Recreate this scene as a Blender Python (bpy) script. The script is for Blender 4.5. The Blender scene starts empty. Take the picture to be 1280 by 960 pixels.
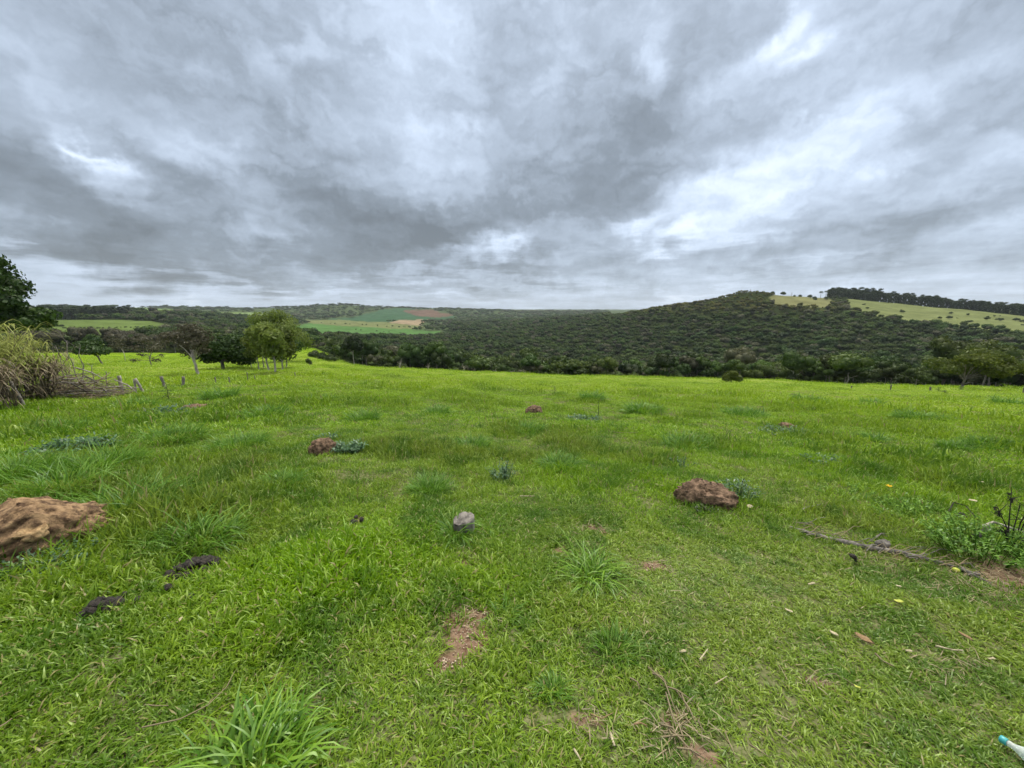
import bpy, math, random
import numpy as np
from mathutils import Vector, Matrix

# ------------------------------------------------------------------ camera
S = bpy.context.scene
COL = S.collection
F = 481.0                      # focal length in photo pixels (1280 wide)
PITCH = math.atan(92 / F)      # the true horizon stands 92 px above the centre
CP, SP = math.cos(PITCH), math.sin(PITCH)
CAMZ = 1.6
cam_d = bpy.data.cameras.new('camera')
cam_d.sensor_width = 36.0
cam_d.lens = 36.0 * F / 1280.0
cam_d.clip_start = 0.05
cam_d.clip_end = 30000
cam = bpy.data.objects.new('camera', cam_d)
COL.objects.link(cam)
cam.location = (0, 0, CAMZ)
cam.rotation_euler = (math.pi / 2 - PITCH, 0, 0)
S.camera = cam

# ------------------------------------------------------------------ sun, exposure
SUN_ELEV, SUN_AZ = math.radians(58), math.radians(25)     # azimuth clockwise from +Y (view direction)
sd = bpy.data.lights.new('sun', 'SUN')
sd.energy = 1.5
sd.angle = math.radians(11)
sd.color = (1.0, 0.95, 0.86)
sun = bpy.data.objects.new('sun', sd)
COL.objects.link(sun)
sv = Vector((math.sin(SUN_AZ) * math.cos(SUN_ELEV), math.cos(SUN_AZ) * math.cos(SUN_ELEV), math.sin(SUN_ELEV)))
sun.rotation_euler = sv.to_track_quat('Z', 'Y').to_euler()
S.view_settings.view_transform = 'Standard'
S.view_settings.look = 'None'
S.view_settings.gamma = 1
S.view_settings.exposure = 1.15
S.view_settings.use_curve_mapping = False
S.cycles.use_denoising = True
S.cycles.max_bounces = 6
S.cycles.transparent_max_bounces = 4
S.cycles.volume_bounces = 0
S.cycles.use_adaptive_sampling = True
S.cycles.adaptive_threshold = 0.02

# ------------------------------------------------------------------ node helper
class NT:
    def __init__(s, tree):
        s.t = tree
        s.n = tree.nodes
        s.l = tree.links
    def new(s, kind, **kw):
        nd = s.n.new(kind)
        for k, v in kw.items():
            setattr(nd, k, v)
        return nd
    def put(s, sock, v):
        if isinstance(v, bpy.types.NodeSocket):
            s.l.new(v, sock)
        elif v is not None:
            sock.default_value = v
    def math(s, op, a, b=None, c=None, clamp=False):
        nd = s.new('ShaderNodeMath', operation=op, use_clamp=clamp)
        for i, v in enumerate((a, b, c)):
            if v is not None:
                s.put(nd.inputs[i], v)
        return nd.outputs[0]
    def vmath(s, op, a, b=None, out=0):
        nd = s.new('ShaderNodeVectorMath', operation=op)
        s.put(nd.inputs[0], a)
        if b is not None:
            s.put(nd.inputs['Scale'] if op == 'SCALE' else nd.inputs[1], b)
        return nd.outputs['Value'] if op in ('DOT_PRODUCT', 'LENGTH') else nd.outputs['Vector']
    def noise(s, vec, scale, detail=4, rough=0.5, dist=0.0, color=False):
        nd = s.new('ShaderNodeTexNoise')
        s.put(nd.inputs['Vector'], vec)
        nd.inputs['Scale'].default_value = scale
        nd.inputs['Detail'].default_value = detail
        nd.inputs['Roughness'].default_value = rough
        nd.inputs['Distortion'].default_value = dist
        return nd.outputs['Color' if color else 'Fac']
    def ramp(s, fac, stops, interp='LINEAR'):
        nd = s.new('ShaderNodeValToRGB')
        cr = nd.color_ramp
        cr.interpolation = interp
        while len(cr.elements) < len(stops):
            cr.elements.new(0.5)
        for e, (p, c) in zip(cr.elements, stops):
            e.position = p
            e.color = (c[0], c[1], c[2], 1) if isinstance(c, tuple) else (c, c, c, 1)
        s.put(nd.inputs[0], fac)
        return nd.outputs[0]
    def mix(s, fac, a, b, blend='MIX'):
        nd = s.new('ShaderNodeMix', data_type='RGBA', blend_type=blend)
        s.put(nd.inputs['Factor'], fac)
        for k, v in ((6, a), (7, b)):
            if isinstance(v, tuple):
                v = (v[0], v[1], v[2], 1)
            s.put(nd.inputs[k], v)
        return nd.outputs[2]
    def maprange(s, v, a, b, c=0.0, d=1.0, smooth=True):
        nd = s.new('ShaderNodeMapRange', interpolation_type='SMOOTHSTEP' if smooth else 'LINEAR')
        s.put(nd.inputs[0], v)
        for i, x in enumerate((a, b, c, d)):
            nd.inputs[i + 1].default_value = x
        return nd.outputs[0]

def ray(X, Y):
    u, v = X - 640.0, Y - 480.0
    return np.array([u, F * CP - v * SP, -(v * CP + F * SP)])

# ------------------------------------------------------------------ sky: overcast, clouds on a ceiling above the land
W = bpy.data.worlds.new('World')
S.world = W
W.use_nodes = True
W.node_tree.nodes.clear()
N = NT(W.node_tree)
tc = N.new('ShaderNodeTexCoord').outputs['Generated']
sky = N.new('ShaderNodeTexSky', sky_type='NISHITA', sun_disc=False)
sky.sun_elevation = SUN_ELEV
sky.sun_rotation = SUN_AZ
sep = N.new('ShaderNodeSeparateXYZ')
N.put(sep.inputs[0], tc)
zc = N.math('MAXIMUM', sep.outputs[2], 0.0)
den = N.math('ADD', zc, 0.07)
cx = N.math('DIVIDE', sep.outputs[0], den)
cy = N.math('DIVIDE', sep.outputs[1], den)
cmb = N.new('ShaderNodeCombineXYZ')
N.put(cmb.inputs[0], cx); N.put(cmb.inputs[1], cy)
P = cmb.outputs[0]
# warp of the ceiling coordinates and of the directions that place the big masses
wn = N.vmath('SUBTRACT', N.noise(P, 0.9, 4, 0.55, color=True), (0.5, 0.5, 0.5))
Pw = N.vmath('ADD', P, N.vmath('SCALE', wn, 0.7))
stretch = N.new('ShaderNodeMapping')
stretch.inputs['Rotation'].default_value = (0, 0, math.radians(-14))
stretch.inputs['Scale'].default_value = (1.0, 0.78, 1.0)
den2 = N.math('ADD', zc, 0.30)
cmb2 = N.new('ShaderNodeCombineXYZ')
N.put(cmb2.inputs[0], N.math('DIVIDE', sep.outputs[0], den2)); N.put(cmb2.inputs[1], N.math('DIVIDE', sep.outputs[1], den2))
P2w = N.vmath('ADD', cmb2.outputs[0], N.vmath('SCALE', wn, 0.30))
N.put(stretch.inputs[0], P2w)
Ps = stretch.outputs[0]
dw = N.vmath('ADD', tc, N.vmath('SCALE', wn, 0.18))
dn = N.vmath('SUBTRACT', N.noise(tc, 9.0, 5, 0.6, color=True), (0.5, 0.5, 0.5))
dw = N.vmath('ADD', dw, N.vmath('SCALE', dn, 0.13))

# X, Y, half length, half width (photo px), tilt in degrees (clockwise down-right positive), amount
BLOBS = [
 (410, 290, 260, 52, 3, -0.25), (490, 285, 120, 50, 0, -0.16), (540, 240, 90, 70, 5, -0.06), (700, 245, 170, 60, -10, -0.17), (800, 205, 190, 56, -30, -0.10), (850, 215, 150, 30, -30, -0.06), (760, 130, 120, 80, -30, -0.03), (560, 296, 60, 20, -12, -0.10),
 (50, 265, 190, 62, 4, -0.24), (250, 318, 160, 26, 3, -0.12), (330, 160, 150, 60, 30, -0.10), (210, 330, 200, 22, 2, -0.12), (380, 335, 120, 12, 0, -0.12),
 (95, 90, 160, 60, 15, -0.02), (350, 30, 260, 60, 5, -0.08), (1130, 50, 150, 80, 15, -0.10), (1230, 170, 120, 60, -30, -0.05),
 (1040, 300, 150, 26, -8, -0.10), (1050, 120, 200, 70, -40, 0.10), (1200, 290, 160, 30, -10, -0.12), (700, 335, 160, 14, 0, -0.10),
 (100, 182, 34, 8, 28, 0.36), (125, 198, 60, 16, 28, 0.2), (140, 215, 40, 20, 50, 0.15), (480, 95, 110, 80, 35, 0.16), (290, 205, 60, 30, 20, 0.16),
 (510, 175, 26, 70, 8, 0.12), (590, 170, 16, 80, -8, 0.08), (975, 30, 80, 14, -38, 0.34), (1000, 60, 60, 16, -30, 0.30), (900, 130, 130, 30, -48, 0.24),
 (825, 50, 16, 50, 0, 0.24), (600, 312, 60, 12, -14, 0.30), (660, 296, 60, 14, -4, 0.22), (790, 288, 44, 11, -10, 0.30), (850, 298, 50, 12, -14, 0.34), (910, 300, 40, 9, 0, 0.2),
 (930, 225, 110, 34, -20, 0.26), (1060, 180, 160, 34, -30, 0.14), (1180, 225, 160, 24, -14, 0.14), (50, 140, 60, 30, 10, 0.10),
 (20, 60, 60, 30, 40, 0.12), (640, 374, 700, 10, 0, 0.14), (300, 348, 300, 7, 1, -0.10), (900, 356, 260, 6, -1, -0.08), (120, 360, 180, 16, 2, 0.16), (520, 345, 200, 8, 0, 0.14), (960, 345, 300, 10, -2, 0.08),
 (1000, 250, 60, 16, -10, 0.14),
]
acc = None
for X, Y, a, b, tilt, amt in BLOBS:
    c = ray(X, Y); L = np.linalg.norm(c); c = c / L
    r1 = ray(X + 1, Y) / L; r2 = ray(X, Y + 1) / L
    r1 = r1 - c * (r1 @ c) / 1.0; r2 = r2 - c * (r2 @ c)
    t = math.radians(tilt)
    e1 = (math.cos(t) * r1 + math.sin(t) * r2); e2 = (-math.sin(t) * r1 + math.cos(t) * r2)
    e1 = e1 - c * (e1 @ c); e2 = e2 - c * (e2 @ c)
    e1 = e1 / (e1 @ e1) / a; e2 = e2 / (e2 @ e2) / b
    d1 = N.vmath('DOT_PRODUCT', dw, tuple(e1)); d2 = N.vmath('DOT_PRODUCT', dw, tuple(e2))
    q = N.math('MULTIPLY_ADD', d2, d2, N.math('MULTIPLY', d1, d1))
    if amt < 0: q = N.math('POWER', q, 2.0)
    g = N.math('MULTIPLY', N.math('EXPONENT', N.math('MULTIPLY', q, -1.0)), amt)
    acc = g if acc is None else N.math('ADD', acc, g)
big = N.noise(Ps, 1.7, 6, 0.52)
fine = N.noise(Ps, 4.2, 8, 0.60, 0.2)
puff = N.noise(N.vmath('ADD', Ps, N.vmath('SCALE', dn, 0.25)), 7.5, 5, 0.55)
puff = N.maprange(puff, 0.42, 0.62, -1.0, 1.0)
hz = N.noise(Pw, 0.6, 6, 0.6)
low = N.maprange(sep.outputs[2], 0.02, 0.30, 1.0, 0.15)
val = N.math('ADD', 0.50, acc)
val = N.math('ADD', val, N.math('MULTIPLY', N.math('SUBTRACT', big, 0.5), 0.45))
val = N.math('ADD', val, N.math('MULTIPLY', N.math('SUBTRACT', fine, 0.5), 0.22))
val = N.math('ADD', val, N.math('MULTIPLY', puff, 0.02))
sq = N.new('ShaderNodeMapping'); sq.inputs['Scale'].default_value = (1.0, 1.0, 2.3); N.put(sq.inputs[0], tc)
dirw = N.vmath('ADD', sq.outputs[0], N.vmath('SCALE', dn, 0.30))
b1 = N.noise(dirw, 3.6, 3, 0.5); b2 = N.noise(dirw, 8.5, 4, 0.50)
bil = N.math('ABSOLUTE', N.math('SUBTRACT', b1, 0.5)); bil2 = N.math('ABSOLUTE', N.math('SUBTRACT', b2, 0.5))
val = N.math('ADD', val, N.math('MULTIPLY', N.math('SUBTRACT', bil, 0.07), 0.95))
val = N.math('ADD', val, N.math('MULTIPLY', N.math('SUBTRACT', bil2, 0.07), 0.42))
val = N.math('ADD', val, N.math('MULTIPLY', N.math('SUBTRACT', hz, 0.5), N.math('MULTIPLY', low, 0.55)))
ccol = N.ramp(val, [(0.0, (0.080, 0.093, 0.106)), (0.25, (0.128, 0.152, 0.180)), (0.50, (0.222, 0.262, 0.318)),
                    (0.72, (0.318, 0.372, 0.455)), (1.0, (0.490, 0.535, 0.610))])
# the cloud deck is brighter overhead, above the picture, as an overcast sky is
zen = N.maprange(sep.outputs[2], 0.56, 0.92, 0.0, 1.0)
ccol = N.mix(zen, ccol, (1.02, 0.95, 0.82))
bgc = N.new('ShaderNodeBackground'); N.put(bgc.inputs[0], ccol); bgc.inputs[1].default_value = 1.0
bgs = N.new('ShaderNodeBackground'); N.put(bgs.inputs[0], sky.outputs[0]); bgs.inputs[1].default_value = 0.08
mixw = N.new('ShaderNodeMixShader')
thin = N.math('MULTIPLY', N.maprange(val, 0.62, 1.0), -0.10)
N.put(mixw.inputs[0], N.math('ADD', 0.96, thin))
N.l.new(bgs.outputs[0], mixw.inputs[1]); N.l.new(bgc.outputs[0], mixw.inputs[2])
wo = N.new('ShaderNodeOutputWorld')
N.l.new(mixw.outputs[0], wo.inputs[0])
W.cycles.sampling_method = 'MANUAL'
W.cycles.sample_map_resolution = 512

# ------------------------------------------------------------------ numeric helpers
rng = np.random.default_rng(7)
random.seed(7)
def _hash(ix, iy, seed):
    h = (ix.astype(np.int64) * 374761393 + iy.astype(np.int64) * 668265263 + seed * 1442695041) & 0xffffffff
    h = ((h ^ (h >> 13)) * 1274126177) & 0xffffffff
    h = h ^ (h >> 16)
    return (h & 0xffff) / 65535.0
def vnoise(x, y, seed=0):
    x = np.asarray(x, float); y = np.asarray(y, float)
    ix, iy = np.floor(x), np.floor(y)
    fx, fy = x - ix, y - iy
    fx = fx * fx * fx * (fx * (fx * 6 - 15) + 10); fy = fy * fy * fy * (fy * (fy * 6 - 15) + 10)
    a, b = _hash(ix, iy, seed), _hash(ix + 1, iy, seed)
    c, d = _hash(ix, iy + 1, seed), _hash(ix + 1, iy + 1, seed)
    return (a + (b - a) * fx) * (1 - fy) + (c + (d - c) * fx) * fy
def fbm(x, y, scale, octaves=3, seed=0):
    s, amp, tot = 0, 1.0, 0
    for o in range(octaves):
        s = s + amp * vnoise(np.asarray(x) / scale * 2 ** o + 17.3 * o, np.asarray(y) / scale * 2 ** o - 9.1 * o, seed + o)
        tot += amp; amp *= 0.5
    return s / tot          # 0..1
def sstep(a, b, x):
    t = np.clip((x - a) / (b - a), 0, 1)
    return t * t * (3 - 2 * t)

# ------------------------------------------------------------------ terrain heights
XS = [-300, 0, 70, 150, 215, 300, 380, 420, 470, 530, 600, 660, 740, 800, 870, 930, 1000, 1060, 1120, 1200, 1280, 1600]
LINES = [
 (90,   [463,461,460,459,458,457,456,457,460,463,466,468.5,470.5,472,474,476,478,481,483,485,487,495]),
 (150,  [451,449,449,449,449,448,440,450,463,468,473,476,478,480,482,484,486,488,490,493,496,503]),
 (220,  [445,443,443,443,443,442,434,446,462,467,472,476,478,480,482,484,486,488,490,492,494,500]),
 (350,  [430,428,426,426,426,424,425,434,446,450,452,454,457,457,455,453,453,455,457,459,462,465]),
 (500,  [420,419,417,417,417,416,420,424,428,430,432,432,430,424,412,405,410,414,418,422,428,428]),
 (650,  [408,405,402,402,405,411,420,421,423,424,423,418,408,395,379,365.5,373,383,393,400,405,408]),
 (780,  [401,400,399,399,401,406,417,420,421,421,417,411,402,393,383,370,370,375,380,387,394,402]),
 (1000, [397,396,395,395,396,399,408,409,410,412,409,405,398,392,387,382,380,382,386,392,399,404]),
 (1350, [392,391,389,389,391,394,401,401,402,402,402,400,396,393,390,388,387,388,391,394,398,402]),
 (1750, [390,389,386,386,389,391,397,395,395,395,397,397,394,393,392,390,390,391,392,394,396,398]),
 (2300, [389,388,386.5,386.5,387,387.5,384.5,380.5,384.5,386,387.5,391,391,391,391,391,391,391,391,391,391,391]),
 (3200, [388,388,387.5,386.2,384.0,386.5,388,387,388,388.5,388.5,389.5,389.5,389.5,389.5,389.5,389.5,389.5,389.5,389.5,389.5,389.5]),
 (5200, [388]*22),
 (9000, [387.6]*22),
]
XS = np.array(XS, float)
AZ = np.radians(np.arange(-66, 66.01, 0.1))
def xy_to_az_e(X, Y):
    u, v = X - 640.0, Y - 480.0
    fw = F * CP - v * SP
    hr = np.sqrt(u * u + fw * fw)
    return np.arctan2(u, fw), -(v * CP + F * SP) / hr
RN = np.array([l[0] for l in LINES], float)
ZN = []
for r_, ys in LINES:
    a, e = xy_to_az_e(XS, np.array(ys, float))
    el = np.interp(AZ, a, e)
    k = np.hanning(25); k /= k.sum()
    el = np.convolve(np.pad(el, 12, mode='edge'), k, mode='valid')
    ZN.append(el * r_)
ZN = np.array(ZN)                                   # relative to the camera
RG = np.exp(np.linspace(math.log(0.3), math.log(9500), 900))
G = np.zeros((len(AZ), len(RG)))
z0, z90 = -CAMZ, ZN[0]
for j in range(len(AZ)):                            # monotone cubic along the distance
    x = np.concatenate([[0, 45], RN]); y = np.concatenate([[z0, z0 + (z90[j] - z0) * .5], ZN[:, j]])
    h = np.diff(x); d = np.diff(y) / h
    m = np.zeros(len(x)); m[0] = d[0]; m[-1] = d[-1]
    w1 = 2 * h[1:] + h[:-1]; w2 = h[1:] + 2 * h[:-1]
    ok = d[:-1] * d[1:] > 0
    with np.errstate(divide='ignore', invalid='ignore'):
        m[1:-1] = np.where(ok, (w1 + w2) / (w1 / d[:-1] + w2 / d[1:]), 0)
    i = np.clip(np.searchsorted(x, RG) - 1, 0, len(x) - 2)
    t = (RG - x[i]) / h[i]
    G[j] = ((1 + 2 * t) * (1 - t) ** 2 * y[i] + t * (1 - t) ** 2 * h[i] * m[i] + t * t * (3 - 2 * t) * y[i + 1] + t * t * (t - 1) * h[i] * m[i + 1])
LRG0, LRGD = math.log(RG[0]), math.log(RG[1]) - math.log(RG[0])
MOUNDS = []       # x, y, radius, height : swells of the ground itself
def terrain(x, y):
    x = np.asarray(x, float); y = np.asarray(y, float)
    r = np.maximum(np.hypot(x, y), 0.3001)
    az = np.arctan2(x, y)
    ja = np.clip((az - AZ[0]) / (AZ[1] - AZ[0]), 0, len(AZ) - 1.001)
    jr = np.clip((np.log(r) - LRG0) / LRGD, 0, len(RG) - 1.001)
    a0, r0 = ja.astype(int), jr.astype(int)
    fa, fr = ja - a0, jr - r0
    z = (G[a0, r0] * (1 - fa) + G[a0 + 1, r0] * fa) * (1 - fr) + (G[a0, r0 + 1] * (1 - fa) + G[a0 + 1, r0 + 1] * fa) * fr
    back = -CAMZ - 0.015 * np.minimum(r, 600)
    w = sstep(math.radians(75), math.radians(150), np.abs(az))
    z = z * (1 - w) + back * w
    near = sstep(0.8, 4, r)
    z = z + near * ((fbm(x, y, 0.85, 2, 3) - 0.5) * 0.12 + (fbm(x, y, 3.1, 2, 5) - 0.5) * 0.30 * sstep(3, 12, r) + (fbm(x, y, 11, 2, 9) - 0.5) * 0.7 * sstep(12, 40, r))
    z = z + (fbm(x, y, 70, 4, 21) - 0.5) * 0.008 * r * sstep(240, 420, r)
    for mx, my, mr, mh in MOUNDS:
        z = z + mh * np.exp(-((x - mx) ** 2 + (y - my) ** 2) / (mr * mr))
    return z + CAMZ
def px_of(x, y, z):
    dx, dy, dz = x, y, z - CAMZ
    dep = dy * CP - dz * SP
    vv = -(dz * CP + dy * SP)
    return 640 + F * dx / dep, 480 + F * vv / dep, dep
_rs = np.exp(np.linspace(math.log(0.6), math.log(4000), 5000))
def at(X, Y, rmin=0.6):
    """the point of the ground seen at a pixel of the photograph"""
    d = ray(X, Y); hr = math.hypot(d[0], d[1])
    xs, ys = _rs * d[0] / hr, _rs * d[1] / hr
    diff = (CAMZ + _rs * d[2] / hr) - terrain(xs, ys)
    ok = np.where((diff <= 0) & (_rs > rmin))[0]
    i = ok[0] if len(ok) else len(_rs) - 1
    return Vector((float(xs[i]), float(ys[i]), float(terrain(xs[i], ys[i]))))
def at_r(X, r):
    """the ground in photo column X at distance r"""
    a, _ = xy_to_az_e(X, 430.0)
    x, y = r * math.sin(a), r * math.cos(a)
    return Vector((x, y, float(terrain(x, y))))
def mpp(p):
    """metres that one photo pixel spans at a point"""
    return float(px_of(p[0], p[1], p[2])[2]) / F

# ------------------------------------------------------------------ mesh helpers
class MB:
    """collects vertices, faces and a per-vertex number 'rnd'"""
    def __init__(s):
        s.v = []; s.f3 = []; s.f4 = []; s.r = []; s.n = 0
    def add(s, v, f, rnd=0.5):
        v = np.asarray(v, float).reshape(-1, 3); f = np.asarray(f, int)
        (s.f3 if f.shape[1] == 3 else s.f4).append(f + s.n)
        s.v.append(v)
        s.r.append(np.full(len(v), rnd, float) if np.isscalar(rnd) else np.asarray(rnd, float))
        s.n += len(v)
    def faces_only(s, f, base):
        f = np.asarray(f, int)
        (s.f3 if f.shape[1] == 3 else s.f4).append(f + base)
    def arrays(s):
        return np.concatenate(s.v), (np.concatenate(s.f3) if s.f3 else np.zeros((0, 3), int)), (np.concatenate(s.f4) if s.f4 else np.zeros((0, 4), int)), np.concatenate(s.r)
    def mesh(s, name, mats, smooth=False):
        v, f3, f4, r = s.arrays()
        return raw_mesh(name, v, f3, f4, mats, smooth, {'rnd': r})
def raw_mesh(name, v, f3, f4, mats, smooth=False, attrs=None):
    me = bpy.data.meshes.new(name)
    me.vertices.add(len(v)); me.vertices.foreach_set('co', np.asarray(v, np.float32).ravel())
    loops = np.concatenate([f3.ravel(), f4.ravel()]).astype(np.int32)
    me.loops.add(len(loops)); me.loops.foreach_set('vertex_index', loops)
    me.polygons.add(len(f3) + len(f4))
    st = np.concatenate([np.arange(len(f3)) * 3, len(f3) * 3 + np.arange(len(f4)) * 4]).astype(np.int32)
    me.polygons.foreach_set('loop_start', st)
    if smooth:
        me.polygons.foreach_set('use_smooth', np.ones(len(st), bool))
    for k, a in (attrs or {}).items():
        a = np.asarray(a)
        if a.ndim == 2:
            at_ = me.attributes.new(k, 'FLOAT_VECTOR', 'POINT'); at_.data.foreach_set('vector', a.astype(np.float32).ravel())
        elif a.dtype.kind == 'i':
            at_ = me.attributes.new(k, 'INT', 'POINT'); at_.data.foreach_set('value', a.astype(np.int32))
        else:
            at_ = me.attributes.new(k, 'FLOAT', 'POINT'); at_.data.foreach_set('value', a.astype(np.float32))
    for m in (mats if isinstance(mats, (list, tuple)) else [mats]):
        me.materials.append(m)
    me.update(calc_edges=True)
    return me
def obj(name, me, parent=None, loc=None, rotz=0, scale=None):
    o = bpy.data.objects.new(name, me)
    COL.objects.link(o)
    if parent is not None: o.parent = parent
    if loc is not None: o.location = loc
    o.rotation_euler = (0, 0, rotz)
    if scale is not None: o.scale = (scale,) * 3 if np.isscalar(scale) else scale
    return o
def tag(o, label=None, cat=None, group=None, kind=None):
    for k, v in (('label', label), ('category', cat), ('group', group), ('kind', kind)):
        if v: o[k] = v
    return o
def thing(name, label, cat, loc, rotz=0, group=None, scale=None):
    o = obj(name, None, None, loc, rotz, scale)
    o.empty_display_size = 0.1
    return tag(o, label, cat, group)
def tube(mb, pts, rad, sides=6, rnd=0.5, cap=True):
    pts = [Vector(p) for p in pts]
    rows = []; up = Vector((0.13, 0.21, 0.97))
    for i, p in enumerate(pts):
        t = (pts[min(i + 1, len(pts) - 1)] - pts[max(i - 1, 0)])
        t = t.normalized() if t.length > 1e-9 else Vector((0, 0, 1))
        a = t.cross(up if abs(t.dot(up)) < 0.95 else Vector((1, 0, 0))).normalized(); b = t.cross(a)
        for k in range(sides):
            th = 2 * math.pi * k / sides
            rows.append(p + (a * math.cos(th) + b * math.sin(th)) * rad[i])
    n = len(pts); f = []
    for i in range(n - 1):
        for k in range(sides):
            k2 = (k + 1) % sides
            f.append((i * sides + k, i * sides + k2, (i + 1) * sides + k2, (i + 1) * sides + k))
    base = mb.n
    mb.add([tuple(r) for r in rows], f, rnd)
    if cap:
        for i0, rv in ((0, True), ((n - 1) * sides, False)):
            tri = [(i0, i0 + k, i0 + k + 1) for k in range(1, sides - 1)]
            if not rv: tri = [t[::1] for t in tri]
            mb.faces_only(tri, base)
def ico(sub):
    import bmesh
    bm = bmesh.new(); bmesh.ops.create_icosphere(bm, subdivisions=sub, radius=1)
    v = np.array([x.co[:] for x in bm.verts]); f = np.array([[q.index for q in x.verts] for x in bm.faces]); bm.free()
    return v, f
ICO = {k: ico(k) for k in (1, 2, 3, 4, 5)}
def n3(v, s, seed):
    return (vnoise(v[:, 0] / s + 5.1, v[:, 1] / s + 31.7 * 1 + v[:, 2] / s * 0.71, seed) + vnoise(v[:, 2] / s + 3.3, v[:, 0] / s * 0.83 - v[:, 1] / s * 0.55, seed + 1)) - 1.0

# ------------------------------------------------------------------ materials
def mat(name):
    m = bpy.data.materials.new(name); m.use_nodes = True; m.node_tree.nodes.clear()
    n = NT(m.node_tree)
    out = n.new('ShaderNodeOutputMaterial')
    return m, n, out
def leafy(name, dark, light, transl=0.35, patch=None, patch_scale=0.5, hi=None, gloss=0.02, instancer=None):
    m, n, out = mat(name)
    at_ = n.new('ShaderNodeAttribute'); at_.attribute_name = 'rnd'
    col = n.mix(at_.outputs['Fac'], dark, light)
    geo = n.new('ShaderNodeNewGeometry')
    if patch:
        nz = n.noise(geo.outputs['Position'], patch_scale, 3, 0.6)
        col = n.mix(n.maprange(nz, 0.42, 0.64), col, patch)
    if hi:                      # olive and brown scrub on the dry hilltop, by height above the valley
        sp = n.new('ShaderNodeSeparateXYZ'); n.put(sp.inputs[0], geo.outputs['Position'])
        oi = n.new('ShaderNodeObjectInfo')
        zz = n.math('ADD', sp.outputs[2], n.math('MULTIPLY', n.noise(geo.outputs['Position'], 0.02, 2), 24.0))
        fac = n.math('MULTIPLY', n.maprange(zz, 4.0, 22.0), n.maprange(sp.outputs[0], 360, 460, 1.0, 0.15))
        fac = n.math('MULTIPLY', fac, n.maprange(sp.outputs[0], 0, 60, 0.0, 1.0))
        col = n.mix(fac, col, n.mix(at_.outputs['Fac'], hi[0], hi[1]))
        rv = oi.outputs['Random']; r2 = n.math('FRACT', n.math('MULTIPLY', rv, 7.31)); r3 = n.math('FRACT', n.math('MULTIPLY', rv, 23.7))
        col = n.mix(n.math('MULTIPLY', r2, 0.55), col, n.mix(at_.outputs['Fac'], (0.020, 0.055, 0.006), (0.085, 0.175, 0.022)))
        col = n.mix(n.math('GREATER_THAN', r3, 0.86), col, n.mix(at_.outputs['Fac'], (0.05, 0.055, 0.030), (0.15, 0.15, 0.085)))
        col = n.vmath('SCALE', col, n.math('MULTIPLY_ADD', rv, 0.9, 0.55))
    d = n.new('ShaderNodeBsdfDiffuse'); n.put(d.inputs[0], col)
    t = n.new('ShaderNodeBsdfTranslucent'); n.put(t.inputs[0], col)
    ms = n.new('ShaderNodeMixShader'); ms.inputs[0].default_value = transl
    n.l.new(d.outputs[0], ms.inputs[1]); n.l.new(t.outputs[0], ms.inputs[2])
    gl = n.new('ShaderNodeBsdfGlossy'); gl.inputs['Roughness'].default_value = 0.45; gl.inputs[0].default_value = (0.8, 0.85, 0.8, 1)
    m2 = n.new('ShaderNodeMixShader'); m2.inputs[0].default_value = gloss
    n.l.new(ms.outputs[0], m2.inputs[1]); n.l.new(gl.outputs[0], m2.inputs[2])
    n.l.new(m2.outputs[0], out.inputs[0])
    return m
def solid(name, c1, c2, scale=8.0, rough=0.9, bump=0.3, stretch=None, bscale=None, spec=0.2):
    m, n, out = mat(name)
    tcd = n.new('ShaderNodeTexCoord').outputs['Object']
    if stretch:
        mp = n.new('ShaderNodeMapping'); mp.inputs['Scale'].default_value = stretch; n.put(mp.inputs[0], tcd); tcd = mp.outputs[0]
    nz = n.noise(tcd, scale, 6, 0.65)
    col = n.mix(n.maprange(nz, 0.32, 0.68), c1, c2)
    b = n.new('ShaderNodeBsdfPrincipled')
    n.put(b.inputs['Base Color'], col); b.inputs['Roughness'].default_value = rough
    b.inputs['Specular IOR Level'].default_value = spec
    bp = n.new('ShaderNodeBump'); bp.inputs['Strength'].default_value = bump; bp.inputs['Distance'].default_value = 0.02
    n.put(bp.inputs['Height'], n.noise(tcd, bscale or scale * 3, 5, 0.7)); n.l.new(bp.outputs[0], b.inputs['Normal'])
    n.l.new(b.outputs[0], out.inputs[0])
    return m

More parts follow.
